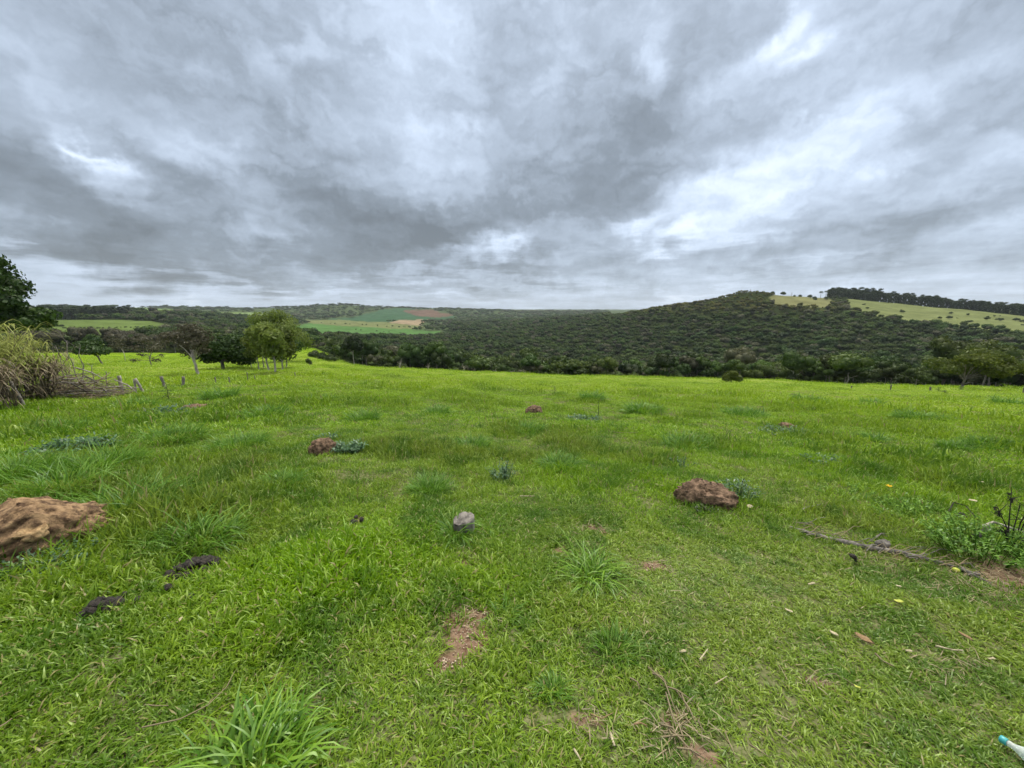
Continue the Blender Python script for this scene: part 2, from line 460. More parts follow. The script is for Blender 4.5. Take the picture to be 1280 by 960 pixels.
def grass_mat():
    m, n, out = mat('grass_blades')
    rn = n.new('ShaderNodeAttribute'); rn.attribute_name = 'rnd'
    tn = n.new('ShaderNodeAttribute'); tn.attribute_name = 'tone'; tn.attribute_type = 'INSTANCER'
    geo = n.new('ShaderNodeNewGeometry')
    pos = geo.outputs['Position']
    lush = n.mix(rn.outputs['Fac'], (0.095, 0.225, 0.003), (0.31, 0.50, 0.010))      # fresh growth
    dull = n.mix(rn.outputs['Fac'], (0.095, 0.165, 0.012), (0.27, 0.37, 0.040))        # cropped turf
    col = n.mix(tn.outputs['Fac'], dull, lush)
    nz = n.noise(pos, 1.7, 4, 0.6)
    col = n.mix(n.maprange(nz, 0.48, 0.62, 0.0, 0.6), col, (0.040, 0.135, 0.006))       # darker species in patches
    nz2 = n.noise(pos, 0.55, 5, 0.62, 0.6)
    col = n.mix(n.maprange(nz2, 0.50, 0.60, 0.0, 0.45), col, (0.045, 0.145, 0.006))
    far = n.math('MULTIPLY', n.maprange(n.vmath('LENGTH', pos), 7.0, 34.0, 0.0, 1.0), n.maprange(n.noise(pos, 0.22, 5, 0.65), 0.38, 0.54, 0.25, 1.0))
    col = n.mix(far, col, n.mix(rn.outputs['Fac'], (0.18, 0.31, 0.008), (0.36, 0.50, 0.02)))   # yellower growth lower down the field, plus translucent blade glow put into the colour
    pale = n.math('GREATER_THAN', rn.outputs['Fac'], 0.90)
    col = n.mix(n.math('MULTIPLY', pale, 0.55), col, (0.42, 0.56, 0.16))  # a share of blades coloured paler, painting in the sheen of the grass
    straw = n.math('GREATER_THAN', rn.outputs['Fac'], 0.984)
    col = n.mix(straw, col, (0.30, 0.27, 0.11))
    d = n.new('ShaderNodeBsdfDiffuse'); n.put(d.inputs[0], col)
    t = n.new('ShaderNodeBsdfTranslucent'); n.put(t.inputs[0], col)
    ms = n.new('ShaderNodeMixShader'); ms.inputs[0].default_value = 0.42
    n.l.new(d.outputs[0], ms.inputs[1]); n.l.new(t.outputs[0], ms.inputs[2])
    gl = n.new('ShaderNodeBsdfGlossy'); gl.inputs['Roughness'].default_value = 0.4; gl.inputs[0].default_value = (0.8, 0.85, 0.75, 1)
    m2 = n.new('ShaderNodeMixShader'); m2.inputs[0].default_value = 0.025
    n.l.new(ms.outputs[0], m2.inputs[1]); n.l.new(gl.outputs[0], m2.inputs[2])
    n.l.new(m2.outputs[0], out.inputs[0])
    return m
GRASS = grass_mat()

def ground_mat():
    m, n, out = mat('ground_soil')
    ca = n.new('ShaderNodeAttribute'); ca.attribute_name = 'land'
    geo = n.new('ShaderNodeNewGeometry'); pos = geo.outputs['Position']
    rr = n.vmath('LENGTH', pos)
    nz = n.noise(pos, 22.0, 5, 0.7)
    nf = n.noise(pos, 0.035, 5, 0.65)
    near = n.mix(n.maprange(nz, 0.3, 0.7), n.mix(0.45, ca.outputs['Color'], (0, 0, 0)), n.mix(0.25, ca.outputs['Color'], (0.5, 0.42, 0.3)))
    farc = n.mix(n.maprange(nf, 0.3, 0.7), n.vmath('SCALE', ca.outputs['Color'], 0.78), n.vmath('SCALE', ca.outputs['Color'], 1.22))
    rows = n.noise(pos, 0.25, 4, 0.8)
    farc = n.mix(n.maprange(rows, 0.35, 0.7, 0.0, 0.35), farc, n.vmath('SCALE', ca.outputs['Color'], 0.6))
    col = n.mix(n.maprange(rr, 60, 200), near, farc)
    b = n.new('ShaderNodeBsdfDiffuse'); n.put(b.inputs[0], col)
    bp = n.new('ShaderNodeBump'); bp.inputs['Strength'].default_value = 0.5; bp.inputs['Distance'].default_value = 0.02
    n.put(bp.inputs['Height'], nz); n.l.new(bp.outputs[0], b.inputs['Normal'])
    n.l.new(b.outputs[0], out.inputs[0])
    return m
GROUND = ground_mat()
FOREST = leafy('forest_leaves', (0.018, 0.038, 0.007), (0.125, 0.155, 0.030), 0.25, (0.024, 0.048, 0.012), 0.03, ((0.085, 0.085, 0.018), (0.23, 0.20, 0.055)))
DARKLEAF = leafy('dark_leaves', (0.012, 0.030, 0.007), (0.060, 0.110, 0.022), 0.2)
PURPLEAF = leafy('thin_brownish_leaves', (0.05, 0.048, 0.030), (0.12, 0.110, 0.072), 0.3)
FEATHER = leafy('feathery_leaves', (0.085, 0.13, 0.02), (0.22, 0.28, 0.06), 0.35)
OLIVE = leafy('olive_leaves', (0.045, 0.075, 0.010), (0.145, 0.175, 0.030), 0.35)
EUCA = leafy('plantation_leaves', (0.018, 0.035, 0.012), (0.055, 0.078, 0.028), 0.2)
SHRUB = leafy('shrub_leaves', (0.03, 0.05, 0.015), (0.08, 0.11, 0.035), 0.3)
WEED = leafy('blue_green_weed_leaves', (0.025, 0.075, 0.028), (0.10, 0.20, 0.085), 0.3, gloss=0.05)
TUFT = leafy('coarse_grass_leaves', (0.07, 0.19, 0.005), (0.23, 0.41, 0.028), 0.4, gloss=0.04)
TUFTB = leafy('deep_green_grass_leaves', (0.05, 0.15, 0.006), (0.17, 0.33, 0.030), 0.4, gloss=0.03)
DRYCANE = leafy('dry_cane', (0.075, 0.060, 0.040), (0.32, 0.26, 0.17), 0.1)
CANE = leafy('cane_leaves', (0.17, 0.21, 0.04), (0.42, 0.45, 0.14), 0.4)
STRAW = leafy('dry_straw', (0.13, 0.105, 0.065), (0.34, 0.28, 0.17), 0.1)
BARK = solid('grey_bark', (0.10, 0.085, 0.07), (0.26, 0.235, 0.205), 6, stretch=(1, 1, 0.3))
PALEBARK = solid('pale_bark', (0.22, 0.20, 0.17), (0.46, 0.43, 0.38), 5, stretch=(1, 1, 0.3))
DEADWOOD = solid('weathered_wood', (0.07, 0.065, 0.06), (0.27, 0.25, 0.225), 14, stretch=(1, 1, 0.15), bump=0.7)
POSTW = solid('post_wood', (0.13, 0.12, 0.105), (0.44, 0.41, 0.36), 8, stretch=(1, 1, 0.12), bump=0.7)
CHAR = solid('charred_wood', (0.012, 0.011, 0.010), (0.05, 0.045, 0.04), 14, bump=0.6)
MOUND = solid('termite_mound_earth', (0.080, 0.052, 0.034), (0.29, 0.195, 0.13), 16, bump=1.0, bscale=70)
OCHRE = solid('ochre_mound_earth', (0.07, 0.04, 0.025), (0.42, 0.28, 0.155), 14, bump=1.0, bscale=60)
OCHRESTONE = solid('ochre_stone', (0.22, 0.14, 0.07), (0.52, 0.36, 0.19), 24, bump=0.7)
DUNG = solid('dung', (0.012, 0.010, 0.009), (0.06, 0.048, 0.038), 46, bump=0.9, rough=0.65, spec=0.4)
CHIP = solid('wood_chip', (0.28, 0.24, 0.14), (0.56, 0.50, 0.34), 90, bump=0.3)
BROWNLEAF = solid('brown_dry_leaf', (0.17, 0.11, 0.06), (0.32, 0.22, 0.12), 90, bump=0.3)
YELLOW = solid('yellow_leaf', (0.75, 0.38, 0.02), (0.85, 0.55, 0.04), 30, bump=0.1)
FRUIT = solid('yellow_fruit', (0.32, 0.38, 0.05), (0.50, 0.52, 0.10), 20, bump=0.1, rough=0.5)
PEBBLE = solid('pale_pebbles', (0.26, 0.18, 0.12), (0.66, 0.56, 0.42), 60, bump=0.3)

# ------------------------------------------------------------------ what grows where
def in_poly(px, py, poly):
    inside = np.zeros(np.shape(px), bool)
    n = len(poly)
    for i in range(n):
        x1, y1 = poly[i]; x2, y2 = poly[(i + 1) % n]
        if y1 == y2: continue
        c = ((y1 > py) != (y2 > py)) & (px < (x2 - x1) * (py - y1) / (y2 - y1) + x1)
        inside ^= c
    return inside
FIELDS = [   # polygon over the hillsides, colour
 ([(-400, 403), (60, 399.5), (150, 399.8), (190, 402), (216, 407), (208, 416), (150, 432), (90, 433), (40, 433), (-400, 433)], (0.10, 0.145, 0.042)),
 ([(150, 383), (205, 386), (235, 389.5), (195, 391), (165, 390), (140, 388)], (0.13, 0.20, 0.06)),
 ([(260, 389), (326, 391), (340, 399), (286, 397)], (0.15, 0.21, 0.08)),
 ([(380, 400), (420, 400), (480, 402.5), (545, 410), (500, 411.8), (430, 408), (385, 404.5)], (0.135, 0.155, 0.065)),
 ([(345, 411), (385, 404.5), (430, 408), (500, 411.8), (548, 414), (549, 421.5), (480, 422), (400, 422.5)], (0.075, 0.155, 0.045)),
 ([(503, 387.8), (540, 386.8), (568, 394.5), (545, 397), (520, 395)], (0.125, 0.085, 0.062)),
 ([(478, 404.5), (500, 400.5), (534, 399.8), (523, 408.8), (492, 408)], (0.26, 0.205, 0.135)),
 ([(395, 399.5), (440, 397), (478, 387), (510, 385), (580, 397.5), (536, 400), (500, 400.5), (476, 403)], (0.045, 0.095, 0.048)),
 ([(963, 371), (975, 366), (1012, 366), (1032, 371), (1050, 378), (1030, 384), (1000, 385), (970, 381)], (0.165, 0.170, 0.080)),
 ([(1058, 370), (1160, 378), (1240, 386), (1290, 390), (1600, 396), (1600, 424), (1290, 420), (1230, 414), (1170, 408), (1130, 405), (1108, 399), (1085, 394), (1062, 387)], (0.145, 0.170, 0.070)),
]
def meadow_edge(X):
    return np.interp(X, [0, 365, 400, 418, 432, 470, 1280], [232, 232, 238, 180, 128, 116, 112])
def land_type(x, y, z):
    """-2 meadow, -1 woodland, else the index of a field"""
    X, Y, dep = px_of(x, y, z)
    r = np.hypot(x, y)
    t = np.full(np.shape(x), -1)
    t[(r < meadow_edge(X)) | (dep <= 0)] = -2
    X = X + (fbm(x, y, 60, 3, 90) - 0.5) * 9; Y = Y + (fbm(x, y, 45, 3, 95) - 0.5) * 2.2
    for i, (poly, c) in enumerate(FIELDS):
        t[(t == -1) & (r > 300) & in_poly(X, Y, poly)] = i
    t[(y < 0.2 * r) & (r < 400)] = -2
    return t

BARE = [  # photo x, y, half sizes (px across, px deep), strength
 (586, 790, 34, 32), (560, 828, 30, 14), (606, 766, 20, 10), (570,768,20,11), (740, 662, 22, 6), (700, 690, 12, 7), (662, 692, 9, 5), (820, 708, 16, 9), (875, 940, 24, 10), (1025, 855, 22, 9),
 (735, 900, 26, 9), (1262, 722, 34, 22), (590, 702, 16, 6), (403, 672, 12, 5), (1120, 690, 24, 5), (845, 905, 20, 14), (30, 705, 60, 12), (240, 512, 14, 3), (242,706,36,20), (127,760,28,18), (211,741,6,5), (172,757,8,5), (447,651,12,7), (237,750,6,5),
]
BARE_W = []
for X, Y, a, b in BARE:
    p = at(X, Y); p2 = at(X, Y - b); p3 = at(X, Y + b)
    BARE_W.append((p.x, p.y, a * mpp(p), max(0.02, (p2 - p3).length / 2), math.atan2(p.x, p.y)))
def bare(x, y):
    v = np.zeros(np.shape(x))
    for bx, by, a, b, az in BARE_W:
        dx, dy = x - bx, y - by
        u = dx * math.cos(az) - dy * math.sin(az); w = dx * math.sin(az) + dy * math.cos(az)
        q = (u / a) ** 2 + (w / b) ** 2
        v = np.maximum(v, np.exp(-q * 0.9))
    n_ = fbm(x, y, 0.09, 3, 40)
    return sstep(0.38, 0.72, v * 1.0 + (n_ - 0.5) * 0.8)

# ------------------------------------------------------------------ ground sheet out to the horizon
az_f = np.radians(np.arange(-72, 72.01, 0.2)); az_c = np.radians(np.arange(75, 286, 3.0))
azs = np.concatenate([az_f, az_c])
rs = np.exp(np.arange(math.log(0.35), math.log(9000), 0.0155))
A, R = np.meshgrid(azs, rs, indexing='ij')
gx, gy = R * np.sin(A), R * np.cos(A)
gz = terrain(gx, gy)
na, nr = A.shape
lt = land_type(gx, gy, gz)
cols = np.zeros((na, nr, 3))
cols[:] = (0.030, 0.042, 0.014)                                   # leaf litter under the woods
farw = np.hypot(gx, gy) > 820
cols[farw] = (0.062, 0.088, 0.036)                                # rough grazing between the far woods
for i, (poly, c) in enumerate(FIELDS):
    cols[lt == i] = c
md = lt == -2
rr_ = np.hypot(gx, gy)
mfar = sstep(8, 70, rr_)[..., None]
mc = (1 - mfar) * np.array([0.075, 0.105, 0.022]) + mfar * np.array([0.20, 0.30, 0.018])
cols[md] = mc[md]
bz = np.where(rr_ < 30, bare(gx, gy), 0.0)[..., None]
cols = cols * (1 - bz) + bz * np.array([0.155, 0.085, 0.055])
v = np.concatenate([np.stack([gx, gy, gz], -1).reshape(-1, 3), [[0, 0, float(terrain(0.0, 0.3))]]])
cc = np.concatenate([cols.reshape(-1, 3), [[0.05, 0.07, 0.02]]])
ii = np.arange(na)[:, None]; jj = np.arange(nr - 1)[None, :]
i2 = (ii + 1) % na
f4 = np.stack([ii * nr + jj, ii * nr + jj + 1, i2 * nr + jj + 1, i2 * nr + jj], -1).reshape(-1, 4)
ia = np.arange(na)
f3 = np.stack([np.full(na, na * nr), ia * nr, ((ia + 1) % na) * nr], -1)
ground = obj('ground', raw_mesh('ground', v, f3, f4, GROUND, True, {'land': cc}))
tag(ground, 'grassy hillside falling to a valley with wooded hills and fields beyond', 'ground', kind='structure')

# ------------------------------------------------------------------ instancing inside ONE object (for growth nobody could count)
def scatter(name, variants, pts, rot, scl, vid, material, extra=None):
    V, F3, F4, RN_, GP = [], [], [], [], []
    n0 = 0
    for k, mb in enumerate(variants):
        v_, a3, a4, r_ = mb.arrays()
        V.append(v_); F3.append(a3 + n0); F4.append(a4 + n0); RN_.append(r_); GP.append(np.full(len(v_), k)); n0 += len(v_)
    n = len(pts)
    V.append(pts); RN_.append(np.zeros(n)); GP.append(np.full(n, -1))
    tot = n0 + n
    def pad(a):
        z = np.zeros((tot,) + np.shape(a)[1:], np.asarray(a).dtype); z[n0:] = a; return z
    at_ = {'rnd': np.concatenate(RN_), 'grp': np.concatenate(GP).astype(int), 'rot': pad(rot), 'scl': pad(scl), 'vid': pad(vid.astype(int))}
    for k, a in (extra or {}).items(): at_[k] = pad(a)
    me = raw_mesh(name, np.concatenate(V), np.concatenate(F3), np.concatenate(F4), material, False, at_)
    o = obj(name, me)
    g = bpy.data.node_groups.new(name, 'GeometryNodeTree')
    g.interface.new_socket('Geometry', in_out='INPUT', socket_type='NodeSocketGeometry')
    g.interface.new_socket('Geometry', in_out='OUTPUT', socket_type='NodeSocketGeometry')
    nd, ln = g.nodes, g.links
    gi, go = nd.new('NodeGroupInput'), nd.new('NodeGroupOutput')
    def named(nm, ty):
        a = nd.new('GeometryNodeInputNamedAttribute'); a.data_type = ty; a.inputs['Name'].default_value = nm
        return a.outputs['Attribute']
    sepn = nd.new('GeometryNodeSeparateGeometry'); sepn.domain = 'POINT'
    cmpn = nd.new('FunctionNodeCompare'); cmpn.data_type = 'INT'; cmpn.operation = 'GREATER_EQUAL'
    ints = [s for s in cmpn.inputs if s.type == 'INT']
    ln.new(named('grp', 'INT'), ints[0]); ints[1].default_value = 0
    ln.new(gi.outputs[0], sepn.inputs[0]); ln.new(cmpn.outputs[0], sepn.inputs[1])
    spl = nd.new('GeometryNodeSplitToInstances'); spl.domain = 'POINT'
    ln.new(sepn.outputs[0], spl.inputs['Geometry']); ln.new(named('grp', 'INT'), spl.inputs['Group ID'])
    iop = nd.new('GeometryNodeInstanceOnPoints')
    ln.new(sepn.outputs[1], iop.inputs['Points']); ln.new(spl.outputs['Instances'], iop.inputs['Instance'])
    iop.inputs['Pick Instance'].default_value = True
    ln.new(named('vid', 'INT'), iop.inputs['Instance Index'])
    ln.new(named('rot', 'FLOAT_VECTOR'), iop.inputs['Rotation'])
    ln.new(named('scl', 'FLOAT_VECTOR'), iop.inputs['Scale'])
    ln.new(iop.outputs[0], go.inputs[0])
    md_ = o.modifiers.new('scatter', 'NODES'); md_.node_group = g
    return o

def blades(mb, n, radius, length, width, seg=3, flat=0.5, droop=0.6, seed=0, spread=1.0, lenvar=0.5, center=0.0):
    """n grass blades rooted in a disc: tapered ribbons that lean and bend"""
    q = np.random.default_rng(seed)
    ra = radius * np.sqrt(q.random(n)) ** (1 + center); th = q.random(n) * 2 * np.pi
    root = np.stack([ra * np.cos(th), ra * np.sin(th), np.full(n, -0.01)], -1)
    da = q.random(n) * 2 * np.pi if spread >= 1 else th + q.normal(0, 1, n) * spread
    L = length * (1 - lenvar + 2 * lenvar * q.random(n)); w = width * (0.6 + 0.8 * q.random(n))
    lean = flat * (0.3 + 1.4 * q.random(n)); dr = droop * (0.4 + 1.2 * q.random(n))
    hdir = np.stack([np.cos(da), np.sin(da)], -1); tw = da + np.pi / 2 + q.normal(0, 0.5, n)
    side = np.stack([np.cos(tw), np.sin(tw), q.normal(0, 0.25, n)], -1)
    pts = [root]; p = root.copy(); ang = lean.copy()
    for s in range(seg):
        st = (L / seg)[:, None]
        p = p + np.concatenate([hdir * np.sin(ang)[:, None], np.cos(ang)[:, None]], -1) * st
        pts.append(p.copy()); ang = np.minimum(ang + dr / seg * 1.6, 2.3)
    prof = [0.55, 1.0, 0.8, 0.5, 0.3][:seg] if seg > 2 else [0.8, 0.8][:seg]
    V = []
    for s in range(seg):
        V.append(pts[s] - side * (w * prof[s])[:, None] / 2); V.append(pts[s] + side * (w * prof[s])[:, None] / 2)
    V.append(pts[seg])
    V = np.stack(V, 1); m = V.shape[1]
    for x in range(n): pass
    base = np.arange(n)[:, None] * m
    rnd = np.repeat(q.random(n), m)
    b0 = mb.n
    tri = np.stack([base[:, 0] + 2 * seg - 2, base[:, 0] + 2 * seg - 1, base[:, 0] + 2 * seg], -1)
    mb.add(V.reshape(-1, 3), tri, rnd)
    if seg > 1:
        qs = [np.stack([base[:, 0] + 2 * s, base[:, 0] + 2 * s + 1, base[:, 0] + 2 * s + 3, base[:, 0] + 2 * s + 2], -1) for s in range(seg - 1)]
        mb.faces_only(np.concatenate(qs), b0)

# ---- how tall and how lush the sward is, by place
LUSH = [ # photo x, y, half width px, half depth px, height factor, lushness
 (400, 745, 130, 50, 1.3, 0.95), (380, 700, 90, 25, 1.0, 0.95), (80, 690, 200, 60, 0.8, 0.5), (150, 620, 170, 34, 1.9, 0.0), (760, 600, 140, 26, 0.6, 1.0),
 (520, 660, 110, 34, 0.7, 0.9), (1040, 580, 160, 14, 0.4, 0.6), (250, 650, 90, 34, 1.5, 0.0), (620, 840, 70, 60, 0.3, 0.4), (770, 810, 60, 30, 0.5, 0.0), (60, 790, 200, 70, 0.7, 0.5), (200, 860, 200, 60, 0.4, 0.25), (620, 730, 90, 30, 0.4, 0.6),
 (60, 540, 200, 16, 1.4, 0.1), (250, 570, 200, 16, 0.9, 0.3), (640, 590, 140, 14, 0.4, 0.4), (1180, 640, 110, 30, 0.8, 0.5), (700, 760, 200, 30, 0.15, 0.3),
 (480, 620, 150, 16, 0.3, 0.4), (900, 560, 200, 12, 0.4, 0.5),
]
LUSH_W = []
for X, Y, a, b, h_, l_ in LUSH:
    p = at(X, Y); p2 = at(X, Y - b); p3 = at(X, Y + b)
    LUSH_W.append((p.x, p.y, a * mpp(p), (p2 - p3).length / 2, math.atan2(p.x, p.y), h_, l_))
def sward(x, y):
    r = np.hypot(x, y)
    X, Y, dep = px_of(x, y, terrain(x, y))
    h = np.full(np.shape(x), 0.72); l = 0.18 + 0.50 * fbm(x, y, 1.3, 3, 60)
    l = l - 0.30 * sstep(600, 1000, X) * (1 - sstep(3, 7, r))
    h = h - 0.28 * sstep(620, 900, X) * (1 - sstep(2.5, 6, r))
    for bx, by, a, b, az, h_, l_ in LUSH_W:
        dx, dy = x - bx, y - by
        u = dx * math.cos(az) - dy * math.sin(az); w = dx * math.sin(az) + dy * math.cos(az)
        g = np.exp(-((u / a) ** 2 + (w / b) ** 2))
        h = h + h_ * g; l = l + (l_ - 0.35) * g * 0.9
    clump = 0.6 * fbm(x, y, 0.9, 3, 70) + 0.4 * fbm(x, y, 0.35, 2, 71)
    h = h * (0.30 + 1.4 * clump) + 1.5 * sstep(0.60, 0.76, fbm(x, y, 1.3, 2, 77)) * sstep(3.0, 7, r) + 0.9 * sstep(0.60, 0.74, fbm(x, y * 0.55, 3.4, 2, 78)) * sstep(8, 16, r)
    h = np.where(r > 9, 0.42 + (h - 0.42) * (1 - 0.5 * sstep(14, 40, r)), h)
    h = h * (1 - 0.25 * sstep(30, 60, r))
    l = l - 0.5 * sstep(0.56, 0.74, fbm(x, y, 1.3, 2, 77)) * sstep(3.0, 7, r)
    l = l + sstep(5, 12, r) * 0.5
    return h, np.clip(l + (fbm(x, y, 0.35, 2, 80) - 0.5) * 0.4, 0, 1)

BANDS = [  # r0, r1, tufts per m2, radius, blade length, width, blades per tuft, segments
 (0.6, 4.0, 430, 0.07, 0.058, 0.0066, 34, 3),
 (0.6, 4.6, 170, 0.07, 0.026, 0.0085, 26, 2),
 (3.8, 9.5, 110, 0.13, 0.070, 0.0080, 46, 2),
 (9.2, 24, 22, 0.30, 0.095, 0.016, 64, 2),
 (23, 62, 3.4, 0.75, 0.13, 0.036, 90, 2),
 (60, 240, 0.36, 2.0, 0.20, 0.09, 120, 1),
]
gv, gp, grot, gscl, gvid, gtone = [], [], [], [], [], []
NV = 6
for bi, (r0, r1, dens, rad, bl, bw, nb, seg) in enumerate(BANDS):
    for k in range(NV):
        mb = MB(); blades(mb, nb, rad, bl, bw, seg, flat=0.55, droop=0.8, seed=100 + bi * 10 + k)
        gv.append(mb)
    azm = math.radians(95 if r1 < 10 else 68 if r1 < 30 else 61)
    n = int(dens * azm * (r1 * r1 - r0 * r0))
    r = np.sqrt(r0 * r0 + (r1 * r1 - r0 * r0) * rng.random(n)); a = (rng.random(n) * 2 - 1) * azm
    x, y = r * np.sin(a), r * np.cos(a); z = terrain(x, y)
    keep = land_type(x, y, z) == -2
    if r1 < 30: keep &= rng.random(n) > bare(x, y) * 0.97
    x, y, z = x[keep], y[keep], z[keep]; n = len(x)
    h, l = sward(x, y)
    gp.append(np.stack([x, y, z], -1))
    grot.append(np.stack([rng.normal(0, 0.08, n), rng.normal(0, 0.08, n), rng.random(n) * 6.28], -1))
    wsc = 0.85 + 0.3 * rng.random(n)
    gscl.append(np.stack([wsc * (0.6 + 0.4 * h), wsc * (0.6 + 0.4 * h), h * (0.8 + 0.4 * rng.random(n))], -1))
    gvid.append(bi * NV + rng.integers(0, NV, n)); gtone.append(l)
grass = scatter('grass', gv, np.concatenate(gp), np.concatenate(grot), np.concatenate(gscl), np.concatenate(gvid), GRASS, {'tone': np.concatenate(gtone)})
tag(grass, 'short bright green pasture grass covering the sloping field', 'grass', kind='stuff')

# ------------------------------------------------------------------ trees
def crown(mb, lobes, n_leaf, leaf, seed, core=0.80, up=0.35, aspect=0.6, shell=(0.74, 1.08), jitter=0.55, core_rnd=0.15, core_sub=2):
    """leaf-sized faces spread through the outer volume of rounded lobes, over an opaque inner mass"""
    q = np.random.default_rng(seed)
    lobes = np.array(lobes, float)
    area = (lobes[:, 3] * lobes[:, 4] + lobes[:, 3] * lobes[:, 5]) ; pr = area / area.sum()
    k = q.choice(len(lobes), n_leaf, p=pr)
    d = q.normal(0, 1, (n_leaf, 3)); d[:, 2] += up; d /= np.linalg.norm(d, axis=1)[:, None]
    rad = shell[0] + (shell[1] - shell[0]) * q.random(n_leaf) ** 0.8
    c = lobes[k, :3] + d * lobes[k, 3:6] * rad[:, None]
    nrm = d + q.normal(0, jitter, (n_leaf, 3)); nrm /= np.linalg.norm(nrm, axis=1)[:, None]
    a = np.cross(nrm, q.normal(0, 1, (n_leaf, 3))); a /= np.linalg.norm(a, axis=1)[:, None]
    b = np.cross(nrm, a)
    s = leaf * (0.55 + 0.9 * q.random(n_leaf))[:, None]
    V = np.stack([c - a * s * .5, c + b * s * aspect * .5, c + a * s * .5, c - b * s * aspect * .5], 1)
    lobe_r = q.random(len(lobes))
    r = np.clip(0.25 * q.random(n_leaf) + 0.35 * lobe_r[k] + 0.25 * q.random(n_leaf) ** 3 + 0.10, 0, 1)
    mb.add(V.reshape(-1, 3), np.arange(n_leaf * 4).reshape(-1, 4), np.repeat(r, 4))
    if core:
        v0, f0 = ICO[core_sub]
        for i, L in enumerate(lobes):
            vv = v0 * (1 + 0.22 * n3(v0, 0.5, seed + i)[:, None])
            mb.add(vv * L[3:6] * core + L[:3], f0, core_rnd + 0.25 * lobe_r[i])

def dome_lobes(R, H, zc, n, seed, flat=0.6, spread=0.75, lob=0.42):
    """lobes of a rounded crown of half-width R, half-height H centred at zc"""
    q = np.random.default_rng(seed); out = []
    for i in range(n):
        d = q.normal(0, 1, 3); d[2] = abs(d[2]) * 0.9 - 0.25; d /= np.linalg.norm(d)
        rr = spread * (0.6 + 0.4 * q.random())
        lr = R * lob * (0.75 + 0.5 * q.random())
        out.append((d[0] * R * rr, d[1] * R * rr, zc + d[2] * H * rr, lr, lr, lr * flat))
    out.append((0, 0, zc - 0.05 * H, R * 0.6, R * 0.6, H * 0.6))
    return out

def limbs_to(mb, top, r0, targets, seed, sides=6, first=0.72):
    q = random.Random(seed); top = Vector(top); base = Vector((0, 0, -0.3))
    pts = [base.lerp(top, i / 5) + (Vector((q.uniform(-1, 1), q.uniform(-1, 1), 0)) * (0.025 * top.length) if 0 < i < 5 else Vector()) for i in range(6)]
    tube(mb, pts, [r0 * (1.3 if i == 0 else 1) * (1 - .35 * i / 5) for i in range(6)], sides)
    for k, tg in enumerate(targets):
        tg = Vector(tg[:3]); p = base.lerp(top, q.uniform(first, 1.0)) if tg.z > top.z * 1.05 else base.lerp(top, min(1, q.uniform(.65, .9)))
        h = (tg - p); m1 = p + Vector((h.x * .35, h.y * .35, h.z * .5)); m2 = p + Vector((h.x * .72, h.y * .72, h.z * .8)); rr = r0 * .42
        tube(mb, [p, m1, m2, tg], [rr, rr * .75, rr * .5, rr * .22], max(4, sides - 2))
        for j in range(3):
            s = m1.lerp(tg, q.uniform(.2, .9)); L = h.length * q.uniform(.15, .32); d = Vector((q.uniform(-1, 1), q.uniform(-1, 1), q.uniform(.1, 1))).normalized() * L
            tube(mb, [s, s + d * .5, s + d], [rr * .35, rr * .25, rr * .1], 4)

def limbs(mb, base, top, r0, n, reach, height, seed, sides=6, sub=2, lean=0.0, first=0.35):
    """a tapered trunk with forked limbs; returns the limb tips"""
    q = random.Random(seed)
    base, top = Vector(base), Vector(top)
    pts = []; rad = []
    for i in range(6):
        t = i / 5
        w = Vector((q.uniform(-1, 1), q.uniform(-1, 1), 0)) * (0.03 * (top - base).length) * (1 if 0 < i < 5 else 0)
        pts.append(base.lerp(top, t) + w); rad.append(r0 * (1.25 if i == 0 else 1.0) * (1 - 0.55 * t))
    tube(mb, pts, rad, sides, 0.5)
    tips = [pts[-1]]
    for k in range(n):
        t = first + (1 - first) * (k + 0.5) / n
        p = base.lerp(top, t)
        th = 2.4 * k + q.uniform(-0.4, 0.4)
        L = reach * q.uniform(0.7, 1.1)
        e = p + Vector((math.cos(th) * L, math.sin(th) * L, height * q.uniform(0.4, 1.0)))
        m1 = p.lerp(e, 0.4) + Vector((0, 0, -0.06 * L)); m2 = p.lerp(e, 0.72) + Vector((q.uniform(-.06, .06) * L, q.uniform(-.06, .06) * L, 0))
        rr = r0 * 0.5 * (1 - 0.45 * t)
        tube(mb, [p, m1, m2, e], [rr, rr * .75, rr * .5, rr * .2], max(4, sides - 1), 0.5)
        tips.append(e)
        for j in range(sub):
            s = p.lerp(e, q.uniform(0.4, 0.8)); th2 = th + q.choice((-1, 1)) * q.uniform(0.5, 1.0)
            L2 = L * q.uniform(0.3, 0.55); e2 = s + Vector((math.cos(th2) * L2, math.sin(th2) * L2, L2 * q.uniform(0.2, 0.9)))
            tube(mb, [s, s.lerp(e2, .5) + Vector((0, 0, .04 * L2)), e2], [rr * .45, rr * .3, rr * .1], 4, 0.5)
            tips.append(e2)
    return tips

